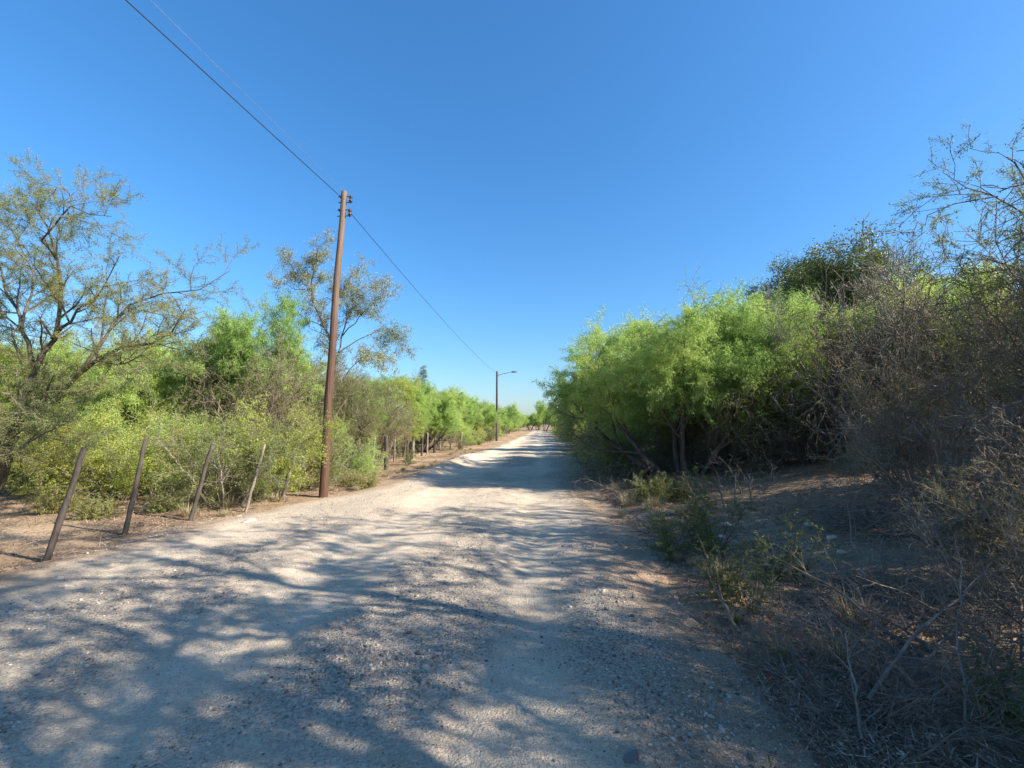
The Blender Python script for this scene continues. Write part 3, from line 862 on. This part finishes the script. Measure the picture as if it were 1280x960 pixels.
# thorn tree whose bare twigs hang in from the right
b1 = at(1345, 690); b1.z = float(H(b1.x, b1.y)); Y = b1.y
rows = [
    ([(1345, 690, Y), (1338, 560, Y), (1330, 420, Y + .2), (1318, 320, Y + .3), (1300, 260, Y + .3), (1262, 225, Y + .2), (1229, 213, Y), (1179, 211, Y - .1), (1128, 218, Y - .2)], .06, .005),
    ([(1229, 213, Y), (1195, 200, Y - .2), (1165, 182, Y - .3)], .012, .004),
    ([(1240, 216, Y), (1188, 226, Y), (1150, 240, Y), (1142, 256, Y)], .013, .004),
    ([(1318, 320, Y + .3), (1280, 322, Y + .2), (1255, 308, Y), (1226, 298, Y), (1197, 297, Y - .1), (1150, 300, Y - .2)], .018, .004),
    ([(1325, 380, Y + .2), (1290, 350, Y - .1), (1255, 315, Y - .2), (1235, 280, Y - .3), (1238, 220, Y - .3)], .014, .004),
    ([(1300, 260, Y + .3), (1285, 195, Y + .2), (1262, 165, Y), (1240, 156, Y - .1)], .03, .004),
    ([(1330, 420, Y + .2), (1360, 330, Y), (1345, 230, Y - .3), (1300, 170, Y - .4)], .06, .008),
    ([(1338, 560, Y), (1290, 450, Y - .4), (1240, 390, Y - .6), (1205, 350, Y - .7)], .016, .005),
    ([(1330, 420, Y + .2), (1400, 330, Y - .6), (1480, 220, Y - 1.0), (1500, 120, Y - 1.2)], .06, .01),
    ([(1330, 420, Y + .2), (1390, 340, Y + .6), (1450, 250, Y + 1.0), (1470, 170, Y + 1.2)], .06, .01),
    ([(1338, 560, Y), (1430, 430, Y), (1530, 330, Y + .2), (1600, 250, Y + .2)], .05, .01),
    ([(1338, 560, Y), (1300, 480, Y + .3), (1262, 440, Y + .5), (1215, 410, Y + .6)], .018, .005),
]
tp2 = tree_proto('thorn tree', 82, var(THORN, leaves=26000, ll=.045, lw=.011, n=[0, 2.6, 4.4, 5], len=[3, .75, .45, .28]), 'leaf_grey', limbs=limbs_px(rows, b1))
place('thorn_tree', tp2, loc3(b1), 0, .92, 'nearly bare thorn tree reaching in from the right edge against the sky', 'tree')

rr_ = random.Random(5)


def put(name, kind, px, py, hgt, base_h, label, cat='tree', group=None, rz=None, wide=1.0):
    """stand a copy where its foot is seen, scaled to a height"""
    p = at(px, py)
    z = float(H(p.x, p.y))
    s = hgt / base_h
    return place(name, protos[kind], (p.x, p.y, z - .03), rr_.uniform(0, 6.28) if rz is None else rz, (s * wide, s * wide, s), label, cat, group)


def putw(name, kind, x, y, s, label, cat='tree', group=None, wide=1.0):
    z = float(H(x, y))
    return place(name, protos[kind], (x, y, z - .03), rr_.uniform(0, 6.28), (s * wide, s * wide, s), label, cat, group)


def proto_h(k): return max(v.co.z for pn, me in protos[k] for v in me.vertices)


HT = {}
for k, pr in protos.items():
    zz = 0; rad = 0
    for pn, me in pr:
        a = np.empty(len(me.vertices) * 3, np.float32); me.vertices.foreach_get('co', a); a = a.reshape(-1, 3)
        zz = max(zz, float(np.percentile(a[:, 2], 99.7))); rad = max(rad, float(np.percentile(np.hypot(a[:, 0], a[:, 1]), 97)))
    HT[k] = zz
    print('proto', k, 'h %.2f r %.2f' % (zz, rad))

# right side: the big bright trees
put('mesquite_tree', 'mesq_b', 856, 612, 4.7, HT['mesq_b'], 'big feathery bright green tree on the right verge, its dark trunks at the roadside', rz=.6, wide=.95)
put('mesquite_tree', 'mesq_a', 880, 598, 5.1, HT['mesq_a'], 'feathery bright green tree close behind the trunk of the big roadside tree', rz=.3, wide=1.0)
put('mesquite_tree', 'mesq_y', 985, 596, 3.3, HT['mesq_y'], 'yellowish green tree at the right end of the bright green clump, below the dark tree', rz=3.3, wide=1.0)
put('mesquite_tree', 'mesq_b', 945, 604, 4.4, HT['mesq_b'], 'feathery bright green tree standing behind and right of the big roadside one', rz=2.0, wide=1.05)
put('mesquite_tree', 'mesq_a', 790, 580, 3.3, HT['mesq_a'], 'smaller feathery green tree left of the big roadside tree, leaning over the road', rz=4.0, wide=.72)
put('mesquite_tree', 'mesq_a', 736, 565, 4.6, HT['mesq_a'], 'slim dark trunked tree on the right of the road beyond the big green one', rz=1.0, wide=.55)
put('dark_tree', 'dark', 1040, 590, 7.3, HT['dark'], 'dense dark green round tree rising behind the twiggy bushes on the right', rz=.4)
# twiggy bushes on the right bank
for i, (a, b, h, k, lab, w) in enumerate([
    (1085, 588, 6.0, 'twiggy_b', 'olive twiggy bush on the right bank next to the bright green trees', .9),
    (1150, 590, 6.8, 'twiggy_a', 'tall brown twiggy bush in front of the dark green tree on the right bank', .9),
    (1225, 592, 6.6, 'twiggy_a', 'grey brown twiggy bush under the bare thorn tree on the right', .9),
    (1290, 600, 6.2, 'twiggy_a', 'tall brown twiggy bush at the right edge behind the thorn tree', .9),
    (1300, 625, 3.4, 'twiggy_c', 'grey leafless bush at the right edge below the thorn tree', .8),
    (1190, 610, 3.1, 'twiggy_c', 'low grey tangle of bare twigs on the right bank in front of the tall bushes', .9),
    (1120, 604, 3.3, 'twiggy_a', 'brown twiggy bush on the right bank in front of the olive one', .9),
    (1060, 598, 3.0, 'twiggy_c', 'low grey twiggy bush in the shade beside the bright green trees', 1.0),
    (1400, 604, 4.8, 'twiggy_b', 'dense twiggy bush beyond the right edge of the picture', .9),
    (960, 612, 1.3, 'twiggy_c', 'low dead looking bush under the right part of the bright green trees', 1.2),
    (1015, 618, 1.2, 'twiggy_a', 'low brown bush at the edge of the sunny patch on the right bank', 1.2),
    (905, 606, 1.6, 'twiggy_a', 'brown twiggy undergrowth right of the big roadside trunk', 1.2),
    (850, 602, 1.5, 'twiggy_c', 'grey twiggy undergrowth at the foot of the big roadside trunk', 1.2),
    (985, 600, 2.3, 'twiggy_a', 'low dark twiggy bush under the bright green trees on the right', 1.2),
    (880, 600, 2.0, 'bush_g', 'shaded leafy bush at the foot of the big roadside tree', 1.2),
    (790, 598, 1.6, 'bush_g', 'low dark leafy bush left of the big roadside trunk', 1.2),
    (1262, 626, 2.2, 'bush_g', 'dark green leafy bush on the right bank under the bare twigs', 1.1),
]):
    put('twiggy_bush' if 'twiggy' in k else 'leafy_bush', k, a, b, h, HT[k], lab, 'bush', wide=w)

for x_, y_, h_, k, lab, w_ in [
    (7.9, 6.0, 4.4, 'twiggy_c', 'dense brown thorny bush on the right bank left of the bare thorn tree', .6),
    (5.8, 4.9, 3.8, 'twiggy_a', 'dense dark thorny bush at the right edge, nearest the camera', .6),
    (7.4, 11.0, 4.4, 'twiggy_a', 'tall brown thorny bush between the bright green trees and the dense dark bushes', .6),
    (9.6, 4.4, 4.2, 'twiggy_b', 'tall leafy thorny bush beyond the right edge of the picture', .6),
    (8.5, 9.5, 4.6, 'twiggy_b', 'tall leafy thorny bush at the back of the sunny patch on the right bank', .7),
    (9.9, 9.3, 5.0, 'twiggy_a', 'tall brown thorny bush right of the tall leafy one on the right bank', .7),
    (7.3, 9.9, 4.3, 'twiggy_c', 'grey thorny bush between the bright green trees and the tall leafy thorny bush', .6),
    (5.5, 1.5, 3.3, 'twiggy_b', 'thorny bush just outside the right edge near the camera', .75),
    (3.4, 3.2, 1.1, 'twiggy_c', 'low grey thorny bush at the bottom right above the brush heaps', .9),
    (3.0, 2.4, .9, 'twiggy_a', 'low dark thorny bush in the bottom right corner', .9),
]:
    putw('twiggy_bush', k, x_, y_, h_ / HT[k], lab, 'bush', wide=w_)

# saplings and weeds on the right bank
for a, b, h, k, lab in [
    (868, 690, 1.05, 'seed_a', 'tall green feathery sapling on the right verge, the tallest of its clump'),
    (838, 700, .75, 'seed_b', 'green feathery sapling at the left of the clump on the right verge'),
    (892, 704, .7, 'seed_b', 'green feathery sapling at the right of the clump on the right verge'),
    (998, 742, .75, 'seed_a', 'thin feathery sapling on the sunny patch of the right bank'),
    (965, 735, .5, 'seed_b', 'low feathery seedling beside the thin sapling on the right bank'),
    (905, 758, .55, 'seed_b', 'low green seedling at the road edge in front of the sunny bank'),
    (940, 775, .5, 'seed_b', 'small green seedling next to the brush pile at the road edge'),
    (1085, 640, .6, 'seed_b', 'low green sapling in the shade under the twiggy bushes'),
    (810, 632, .6, 'seed_c', 'low green weed at the road edge in front of the big tree'),
    (845, 628, .6, 'seed_c', 'low green weed at the foot of the big roadside tree'),
    (1265, 930, .45, 'seed_b', 'small green weed at the lower right corner'),
]:
    put('sapling' if 'seed_c' != k else 'weed', k, a, b, h, HT[k], lab, 'sapling' if k != 'seed_c' else 'weed')

# dry brush piles along the right verge
for i, (a, b, h, k, lab) in enumerate([
    (915, 800, .28, 'brush_a', 'dry brush heap at the road edge below the seedlings'),
    (1010, 850, .36, 'brush_a', 'dark dry brush heap on the right verge, second from the camera'),
    (1120, 870, .5, 'brush_a', 'dark tangled brush heap in the lower right'),
    (1240, 800, .5, 'brush_a', 'dry brush heap behind the lower right tangle'),
    (1130, 780, .5, 'brush_b', 'pale dry brush heap beside the sunny patch on the right bank'),
    (1270, 870, .8, 'brush_a', 'dark brush heap at the right edge near the bottom'),
    (1090, 945, .3, 'brush_a', 'dark brush heap at the end of the road edge, bottom right'),
    (1200, 700, .75, 'brush_b', 'pale dead branches heaped on the right bank below the grey bush'),
    (1110, 690, .5, 'brush_b', 'pale dead twigs lying on the shaded right bank'),
    (1275, 745, .7, 'brush_b', 'grey dead branches heaped at the right edge'),
    (1085, 900, .36, 'brush_a', 'dark brush heap spilling onto the road edge in the lower right'),
    (1190, 870, .52, 'brush_b', 'grey brush heap crossed by the long fallen branch'),
    (785, 618, .75, 'brush_b', 'pinkish grey dead bush at the road edge left of the big tree'),
    (765, 604, .6, 'brush_b', 'small dead bush at the road edge under the leaning green tree'),
    (930, 630, .8, 'brush_b', 'dry dead bush under the bright green trees, right of the big trunk'),
]):
    put('dead_brush', k, a, b, h, HT[k], lab, 'brush', wide=1.25)

# pale dry stems and fallen branches


def branch_thing(pts, r0, r1, m, label, name='fallen_branch', cat='branch', side=4, seed=0):
    r = random.Random(seed)
    Q = [Vector(p) for p in pts]; base = Q[0].copy()
    q2 = []
    for a, b in zip(Q[:-1], Q[1:]):
        for i in range(4): q2.append(a.lerp(b, i / 4) + rvec(r) * .012 - base)
    q2.append(Q[-1] - base)
    rr = [r0 + (r1 - r0) * i / (len(q2) - 1) for i in range(len(q2))]
    ln = [(np.array(q2), np.array(rr))]
    L = (Q[-1] - Q[0]).length
    for k in range(side):
        i = int(len(q2) * r.uniform(.3, .95)); i = min(i, len(q2) - 2)
        d = ((q2[i + 1] - q2[i]).normalized() + rvec(r) * .9 + Vector((0, 0, .35))).normalized()
        p = q2[i].copy(); pts_ = [p.copy()]
        for s in range(4):
            d = (d + rvec(r) * .25).normalized(); p = p + d * L * .09; pts_.append(p.copy())
        ln.append((np.array(pts_), np.linspace(rr[i] * .6, .002, 5)))
    V, F = tubes(ln, 6)
    o = obj(name, mesh_np(name, V, [(F, 0, None)], [M[m]], smooth=True)); o.location = base; return tag(o, label, cat)


def gp(px, py, up=0.0):
    p = at(px, py); z = float(H(p.x, p.y)); p = at(px, py, z); p.z = z + up; return p


branch_thing([gp(1090, 905, .12), gp(1140, 870, .3), gp(1225, 812, .42)], .012, .006, 'twig_dead', 'long pale fallen branch slanting over the brush in the lower right', seed=1)
branch_thing([gp(1075, 930, .02), gp(1074, 905, .18), gp(1062, 880, .38)], .008, .003, 'twig_dead', 'thin forked dead twig standing at the edge of the lower right brush', seed=2)
branch_thing([gp(1210, 930, .02), gp(1205, 880, .4), gp(1212, 850, .62)], .007, .003, 'twig_dead', 'thin upright grey stem in the lower right corner brush', seed=3)
branch_thing([gp(1085, 735, .05), gp(1065, 700, .2), gp(1062, 672, .35)], .008, .003, 'twig_dead', 'thin grey leaning stem on the sunny right bank', seed=4)
branch_thing([gp(1235, 660, .05), gp(1190, 685, .25), gp(1145, 690, .2)], .014, .005, 'twig_dead', 'bleached dead branch with side twigs on the shaded right bank', side=8, seed=5)
branch_thing([gp(1280, 585, .9), gp(1260, 600, .8), gp(1215, 590, .75)], .02, .008, 'twig_dead', 'pale bare branch leaning in front of the bushes at the right edge', seed=6)
branch_thing([gp(925, 795, .02), gp(895, 765, .18), gp(885, 742, .2)], .018, .006, 'twig', 'dark curved dead branch at the road edge among the seedlings', seed=7)
for i, (a, b, a2, b2) in enumerate([(878, 640, 858, 600), (905, 640, 898, 596), (890, 642, 876, 612), (918, 632, 920, 590), (940, 640, 936, 606)]):
    base = gp(a, b); top = atY(a2, b2, base.y)
    _st = branch_thing([base, base.lerp(top, .5), top], .012, .006, 'post_pale', 'pale dry stem standing in front of the bright green trees', 'dry_stem', 'dry stem', side=1, seed=40 + i)
    _st['group'] = 'pale dry stems under the bright green trees'

# left side: slender tree behind the pole, shrubs along the fence, the near bushes
b2 = at(425, 584); b2.z = float(H(b2.x, b2.y)); Y = b2.y
rows = [
    ([(425, 586, Y), (424, 520, Y), (418, 460, Y), (412, 425, Y - .1), (406, 410, Y - .1), (396, 390, Y - .2), (388, 360, Y - .3), (394, 332, Y - .3), (399, 308, Y - .3)], .12, .008),
    ([(396, 390, Y - .2), (388, 362, Y), (372, 345, Y + .1), (362, 328, Y + .1), (356, 322, Y + .2)], .03, .006),
    ([(388, 362, Y), (370, 362, Y - .4), (352, 352, Y - .6)], .022, .006),
    ([(418, 460, Y), (428, 420, Y + .2), (438, 390, Y + .3), (448, 360, Y + .4), (452, 340, Y + .4)], .05, .008),
    ([(428, 420, Y + .2), (450, 395, Y), (470, 375, Y - .2), (480, 362, Y - .2)], .03, .006),
    ([(424, 440, Y + .1), (450, 425, Y + .3), (478, 410, Y + .5), (496, 415, Y + .6), (502, 432, Y + .6)], .03, .005),
    ([(422, 480, Y), (445, 455, Y - .2), (468, 440, Y - .4), (486, 446, Y - .5)], .03, .005),
    ([(406, 410, Y - .1), (385, 400, Y + .3), (366, 388, Y + .4)], .025, .005),
    ([(438, 390, Y + .3), (425, 365, Y + .8), (418, 350, Y + 1)], .025, .005),
]
qp = tree_proto('slender tree', 83, var(THORN, seg=[.35, .25, .18, .13], leaves=36000, ll=.07, lw=.024, n=[0, 3.2, 4.6, 5], len=[3, .85, .6, .35], droop=.6, off=.075, start=[0, .45, .15, .1], leaf_lvls=(1, 2, 3)), 'leaf_olive', limbs=limbs_px(rows, b2))
place('slender_tree', qp, loc3(b2), 0, 1.0, 'tall airy olive leaved tree behind the utility pole', 'tree')
for a, b, h, k, lab, w in [
    (330, 600, 5.3, 'mesq_c', 'loose green tree behind the fence left of the utility pole', .8),
    (300, 606, 3.9, 'twiggy_b', 'bare grey brown bush behind the third fence post', .8),
    (365, 598, 4.1, 'twiggy_b', 'grey twiggy bush right behind the utility pole', .8),
    (430, 590, 3.6, 'mesq_g', 'grey green tree just right of the utility pole', .8),
    (470, 583, 3.5, 'twiggy_b', 'brownish twiggy tree behind the pale fence posts right of the pole', .9),
    (230, 600, 4.2, 'mesq_a', 'bright green tree behind the second and third fence posts', .9),
    (150, 598, 4.3, 'mesq_b', 'bright green tree behind the open thorn tree', .9),
    (60, 596, 4.4, 'mesq_y', 'yellow green tree behind the trunk of the thorn tree', .9),
    (-40, 600, 4.6, 'mesq_a', 'green tree at the far left edge behind the thorn tree', 1.0),
    (265, 590, 4.4, 'mesq_y', 'yellow green tree behind the bare grey brown bush', .9),
    (395, 584, 4.0, 'mesq_a', 'bright green tree behind the utility pole', .9),
    (500, 572, 4.1, 'mesq_b', 'bright green tree near the start of the left tree row', .9),
]:
    put('mesquite_tree' if 'mesq' in k else 'twiggy_bush', k, a, b, h, HT[k], lab, 'tree' if 'mesq' in k else 'bush', wide=w)
for a, b, h, k, lab, w in [
    (85, 622, 1.9, 'bush_y', 'yellow green bush behind the nearest fence post', 1.2),
    (150, 622, 2.2, 'bush_y', 'bushy yellow green shrub behind the second fence post', 1.2),
    (205, 618, 1.9, 'bush_b', 'green shrub between the second and third fence posts', 1.2),
    (285, 634, 1.9, 'bush_g', 'dense grey green shrub right of the third fence post', 1.0),
    (335, 622, 2.2, 'bush_y', 'yellow green shrub just left of the utility pole', 1.1),
    (375, 612, 2.0, 'bush_g', 'grey green shrub behind the foot of the utility pole', 1.0),
    (430, 603, 1.6, 'bush_b', 'light green shrub right of the utility pole foot', 1.0),
    (30, 616, 2.0, 'bush_g', 'grey green bush under the thorn tree limbs at left', 1.2),
    (110, 612, 2.0, 'bush_b', 'green bush in the gap between the two nearest fence posts', 1.2),
    (250, 612, 1.8, 'bush_y', 'yellow tipped bush behind the third fence post', 1.2),
]:
    put('leafy_bush', k, a, b, h, HT[k], lab, 'bush', wide=w)
for a, b, h, k, lab in [
    (75, 640, .6, 'seed_c', 'small weed on the sandy ground behind the nearest fence post'),
    (120, 648, .5, 'seed_c', 'low weed between the two nearest fence posts'),
    (205, 640, .5, 'seed_c', 'low weed between the second and third fence posts'),
    (440, 608, .45, 'seed_c', 'dry weed on the verge right of the utility pole'),
    (510, 583, .9, 'seed_b', 'feathery green seedling in front of the pale fence posts'),
    (455, 612, .5, 'seed_c', 'sparse weed on the sandy verge beside the utility pole'),
    (575, 562, 1.2, 'seed_b', 'dark green low plant at the verge under the left trees'),
    (596, 556, 1.2, 'seed_c', 'dark low shrub at the verge before the distant lamp'),
    (610, 553, 1.5, 'seed_b', 'light green low plant at the foot of the distant lamp'),
]:
    put('weed', k, a, b, h, HT[k], lab, 'weed')

# left row of trees along the fence, on into the distance
ks = ['mesq_a', 'mesq_b', 'mesq_c', 'mesq_y']
y = 17.0; i = 0
while y < 125:
    for j, dxl in enumerate((0, 3.6, 7.6)):
        if j == 2 and y > 60: continue
        k = ks[(i * 3 + j) % 4]
        x = -8.3 - dxl - rr_.uniform(-.5, .8) + 0.022 * min(y, 70)
        s = rr_.uniform(3.7, 4.4) + .3 * j + .004 * y
        if y > 17 or j > 0:
            lab = ['bright green feathery tree in the front row behind the left fence', 'green feathery tree in the second row behind the left fence', 'green tree in the wood well behind the left fence'][j]
            putw('mesquite_tree', k, x, y + rr_.uniform(-.8, .8), s / HT[k], lab, 'tree', ['front row of trees behind the left fence', 'second row of trees behind the left fence', 'wood behind the left fence'][j])
    y += 2.9 + .03 * y; i += 1
# trees filling the wood at the far left
for i in range(12):
    x = -16 - rr_.uniform(0, 12); y = 13 + i * 1.6 + rr_.uniform(0, 2)
    putw('mesquite_tree', ks[i % 4], x, y, rr_.uniform(4.2, 5.2) / HT[ks[i % 4]], 'green tree in the wood well behind the left fence', 'tree', 'wood behind the left fence')
# right row
y = 19.0; i = 0
while y < 125:
    for j, dxl in enumerate((0, 4.0, 8.5)):
        if j == 2 and y > 50: continue
        k = ks[(i * 2 + j * 3) % 3]
        x = 5.2 - .9 * float(sstep(35, 70, y)) + dxl + rr_.uniform(-.3, .6)
        s = rr_.uniform(3.4, 4.3) + .4 * j
        lab = ['green feathery tree in the front row on the right of the road', 'green tree in the second row on the right of the road', 'green tree in the wood well right of the road'][j]
        putw('mesquite_tree', k, x, y, s / HT[k], lab, 'tree', ['front row of trees right of the road', 'second row of trees right of the road', 'wood right of the road'][j])
    y += 3.6 + .03 * y; i += 1
for i in range(8):
    putw('mesquite_tree', ks[i % 3], 9 + i * 2.6, 13 + 1.5 * (i % 3) + rr_.uniform(0, 2), rr_.uniform(4.2, 5.2) / HT[ks[i % 3]], 'green tree in the wood well right of the road', 'tree', 'wood right of the road')
# trees that close the end of the road
for i in range(17):
    x = -26 + i * 3.6 + rr_.uniform(-1, 1); y = 128 + rr_.uniform(0, 14)
    putw('mesquite_tree', ks[i % 3], x, y, rr_.uniform(5.0, 6.6) / HT[ks[i % 3]], 'distant green tree closing the end of the dirt road', 'tree', 'trees at the end of the road', wide=1.1)
putw('mesquite_tree', 'mesq_c', 0.6, 112, 7.5 / HT['mesq_c'], 'distant dark trunked tree standing at the end of the road', 'tree', None)
cf = atY(525, 457, 62)
putw('conifer_tree', 'conifer', cf.x, 62, cf.z / HT['conifer'], 'small dark pointed tree poking above the left tree row', 'tree', None, wide=1.5)
# low shrubs along the right verge in the distance
for i, (yy, xx) in enumerate([(16, 2.7), (19, 2.9), (23, 2.9), (28, 3.0), (34, 3.0), (41, 3.0), (50, 3.1), (62, 3.2)]):
    putw('leafy_bush', ['bush_b', 'bush_g', 'bush_y'][i % 3], xx, yy, (1.5 + .02 * yy) / HT['bush_b'], 'low green bush at the foot of the right tree row', 'bush', 'low bushes along the right tree row', wide=1.2)
for i, yy in enumerate([33, 40, 47, 56]):
    putw('leafy_bush', ['bush_b', 'bush_y', 'bush_g'][i % 3], -5.6 - .4 * (i % 2), yy, 1.4 / HT['bush_b'], 'low green bush at the foot of the left tree row', 'bush', 'low bushes along the left tree row', wide=1.2)

GR = np.random.default_rng(17)
def tuft_mesh(seed):
    g_ = np.random.default_rng(seed); n_ = 170
    a_ = g_.uniform(0, 6.283, n_); r_ = .07 * np.sqrt(g_.random(n_)); lean = g_.uniform(.15, 1.0, n_); L_ = g_.uniform(.12, .34, n_)
    p0 = np.stack([r_ * np.cos(a_), r_ * np.sin(a_), np.full(n_, -.02)], -1)
    az_ = a_ + g_.normal(size=n_) * .7
    d_ = np.stack([np.cos(az_) * np.sin(lean), np.sin(az_) * np.sin(lean), np.cos(lean)], -1)
    sd_ = np.stack([-np.sin(az_), np.cos(az_), np.zeros(n_)], -1) * .0035
    m_ = p0 + d_ * L_[:, None] * .55; t_2 = p0 + d_ * L_[:, None] + np.array([0, 0, -.12]) * L_[:, None] * lean[:, None]
    V = np.stack([p0 - sd_, p0 + sd_, m_ + sd_ * .8, m_ - sd_ * .8, t_2], 1).reshape(-1, 3)
    b_ = np.arange(n_)[:, None] * 5
    return mesh_np('grass tuft', V, [(b_ + np.array([[0, 1, 2, 3]]), 0, g_.random(n_)), (b_ + np.array([[3, 2, 4]]), 0, g_.random(n_))], [M['dry_grass']])
M['dry_grass'] = leaf_mat('dry grass', [(0.05, (0.22, 0.18, 0.09)), (0.5, (0.36, 0.30, 0.16)), (0.95, (0.48, 0.42, 0.26))], trans=.25)
tufts = [tuft_mesh(500 + i) for i in range(4)]
for i in range(64):
    yy = float(np.exp(GR.uniform(np.log(3.2), np.log(34)))); right = i % 2 == 0
    xx = float(x_right(yy) + GR.uniform(.05, 1.3)) if right else float(x_left(yy) - GR.uniform(-.1, 1.3))
    if not right and yy < 7.5: continue
    o = obj('grass_tuft', tufts[i % 4]); sc_ = GR.uniform(.5, 1.2); o.location = (xx, yy, surf_z(xx, yy)); o.scale = (sc_, sc_, sc_); o.rotation_euler = (0, 0, GR.uniform(0, 6.28))
    tag(o, 'dry straw coloured grass tuft on the %s verge of the road' % ('right' if right else 'left'), 'grass tuft', 'grass tufts on the %s verge' % ('right' if right else 'left'))

# trees on the right beside and behind the photographer, whose shade falls on the road
for x, y, k, s, lab in [
    (5.6, .2, 'mesq_g', 4.5, 'shady tree right of the photographer'),
    (6.4, -1.6, 'shade', 7.4, 'tall open tree behind the photographer'),
    (7.9, .95, 'shade', 8.8, 'tall open tree right of the photographer'),
    (9.9, 4.1, 'shade', 7.0, 'open tree beyond the right edge of the picture'),
    (4.0, -2.2, 'shade', 8.0, 'tallest open tree behind the photographer'),
]:
    putw('mesquite_tree', k, x, y, s / HT[k], lab, 'tree', wide=.75 if k == 'shade' else 1)

# thorny scrub spilling down the near slope of the right bank
for x_, y_, h_, k, lab, w_ in [
    (5.0, 6.4, 1.9, 'twiggy_a', 'knee high brown thorny bush on the slope below the tall thicket', .85),
    (6.0, 7.6, 2.3, 'twiggy_b', 'leafy thorny bush on the slope in front of the tall leafy thorny bush', .75),
    (4.5, 4.9, 1.5, 'twiggy_c', 'low grey thorny bush at the foot of the dense dark one at the right edge', .9),
    (3.9, 4.0, 1.2, 'twiggy_b', 'low leafy thorny bush among the dead brush in the lower right', .9),
]:
    putw('twiggy_bush', k, x_, y_, h_ / HT[k], lab, 'bush', wide=w_)

# ------------------------------------------------------------------ light
AZ, EL = R(106), R(33)
s = Vector((math.sin(AZ) * math.cos(EL), math.cos(AZ) * math.cos(EL), math.sin(EL)))
sd = bpy.data.lights.new('sun', 'SUN'); sd.energy = 4.8; sd.angle = R(.5); sd.color = (1, .915, .785)
so = bpy.data.objects.new('sun', sd); COL.objects.link(so); so.rotation_euler = s.to_track_quat('Z', 'Y').to_euler(); so.location = s * 50
w = bpy.data.worlds.new('World'); scene.world = w; w.use_nodes = True
nt = w.node_tree; nt.nodes.clear()
sky = nt.nodes.new('ShaderNodeTexSky'); sky.sky_type = 'NISHITA'; sky.sun_disc = False; sky.sun_elevation = EL; sky.sun_rotation = AZ
sky.air_density = 1.3; sky.dust_density = .9; sky.ozone_density = 10.0; sky.altitude = 0
bg = nt.nodes.new('ShaderNodeBackground'); bg.inputs[1].default_value = .102
ow = nt.nodes.new('ShaderNodeOutputWorld'); hs = nt.nodes.new('ShaderNodeHueSaturation'); hs.inputs['Saturation'].default_value = 1.12; gm = nt.nodes.new('ShaderNodeGamma'); gm.inputs[1].default_value = .9
nt.links.new(sky.outputs[0], hs.inputs['Color']); nt.links.new(hs.outputs[0], gm.inputs[0]); nt.links.new(gm.outputs[0], bg.inputs[0]); nt.links.new(bg.outputs[0], ow.inputs[0])
scene.view_settings.view_transform = 'Standard'; scene.view_settings.look = 'None'; scene.view_settings.exposure = 1.4; scene.view_settings.gamma = 1
scene.render.engine = 'CYCLES'
scene.cycles.max_bounces = 8; scene.cycles.diffuse_bounces = 5; scene.cycles.transmission_bounces = 5; scene.cycles.glossy_bounces = 2
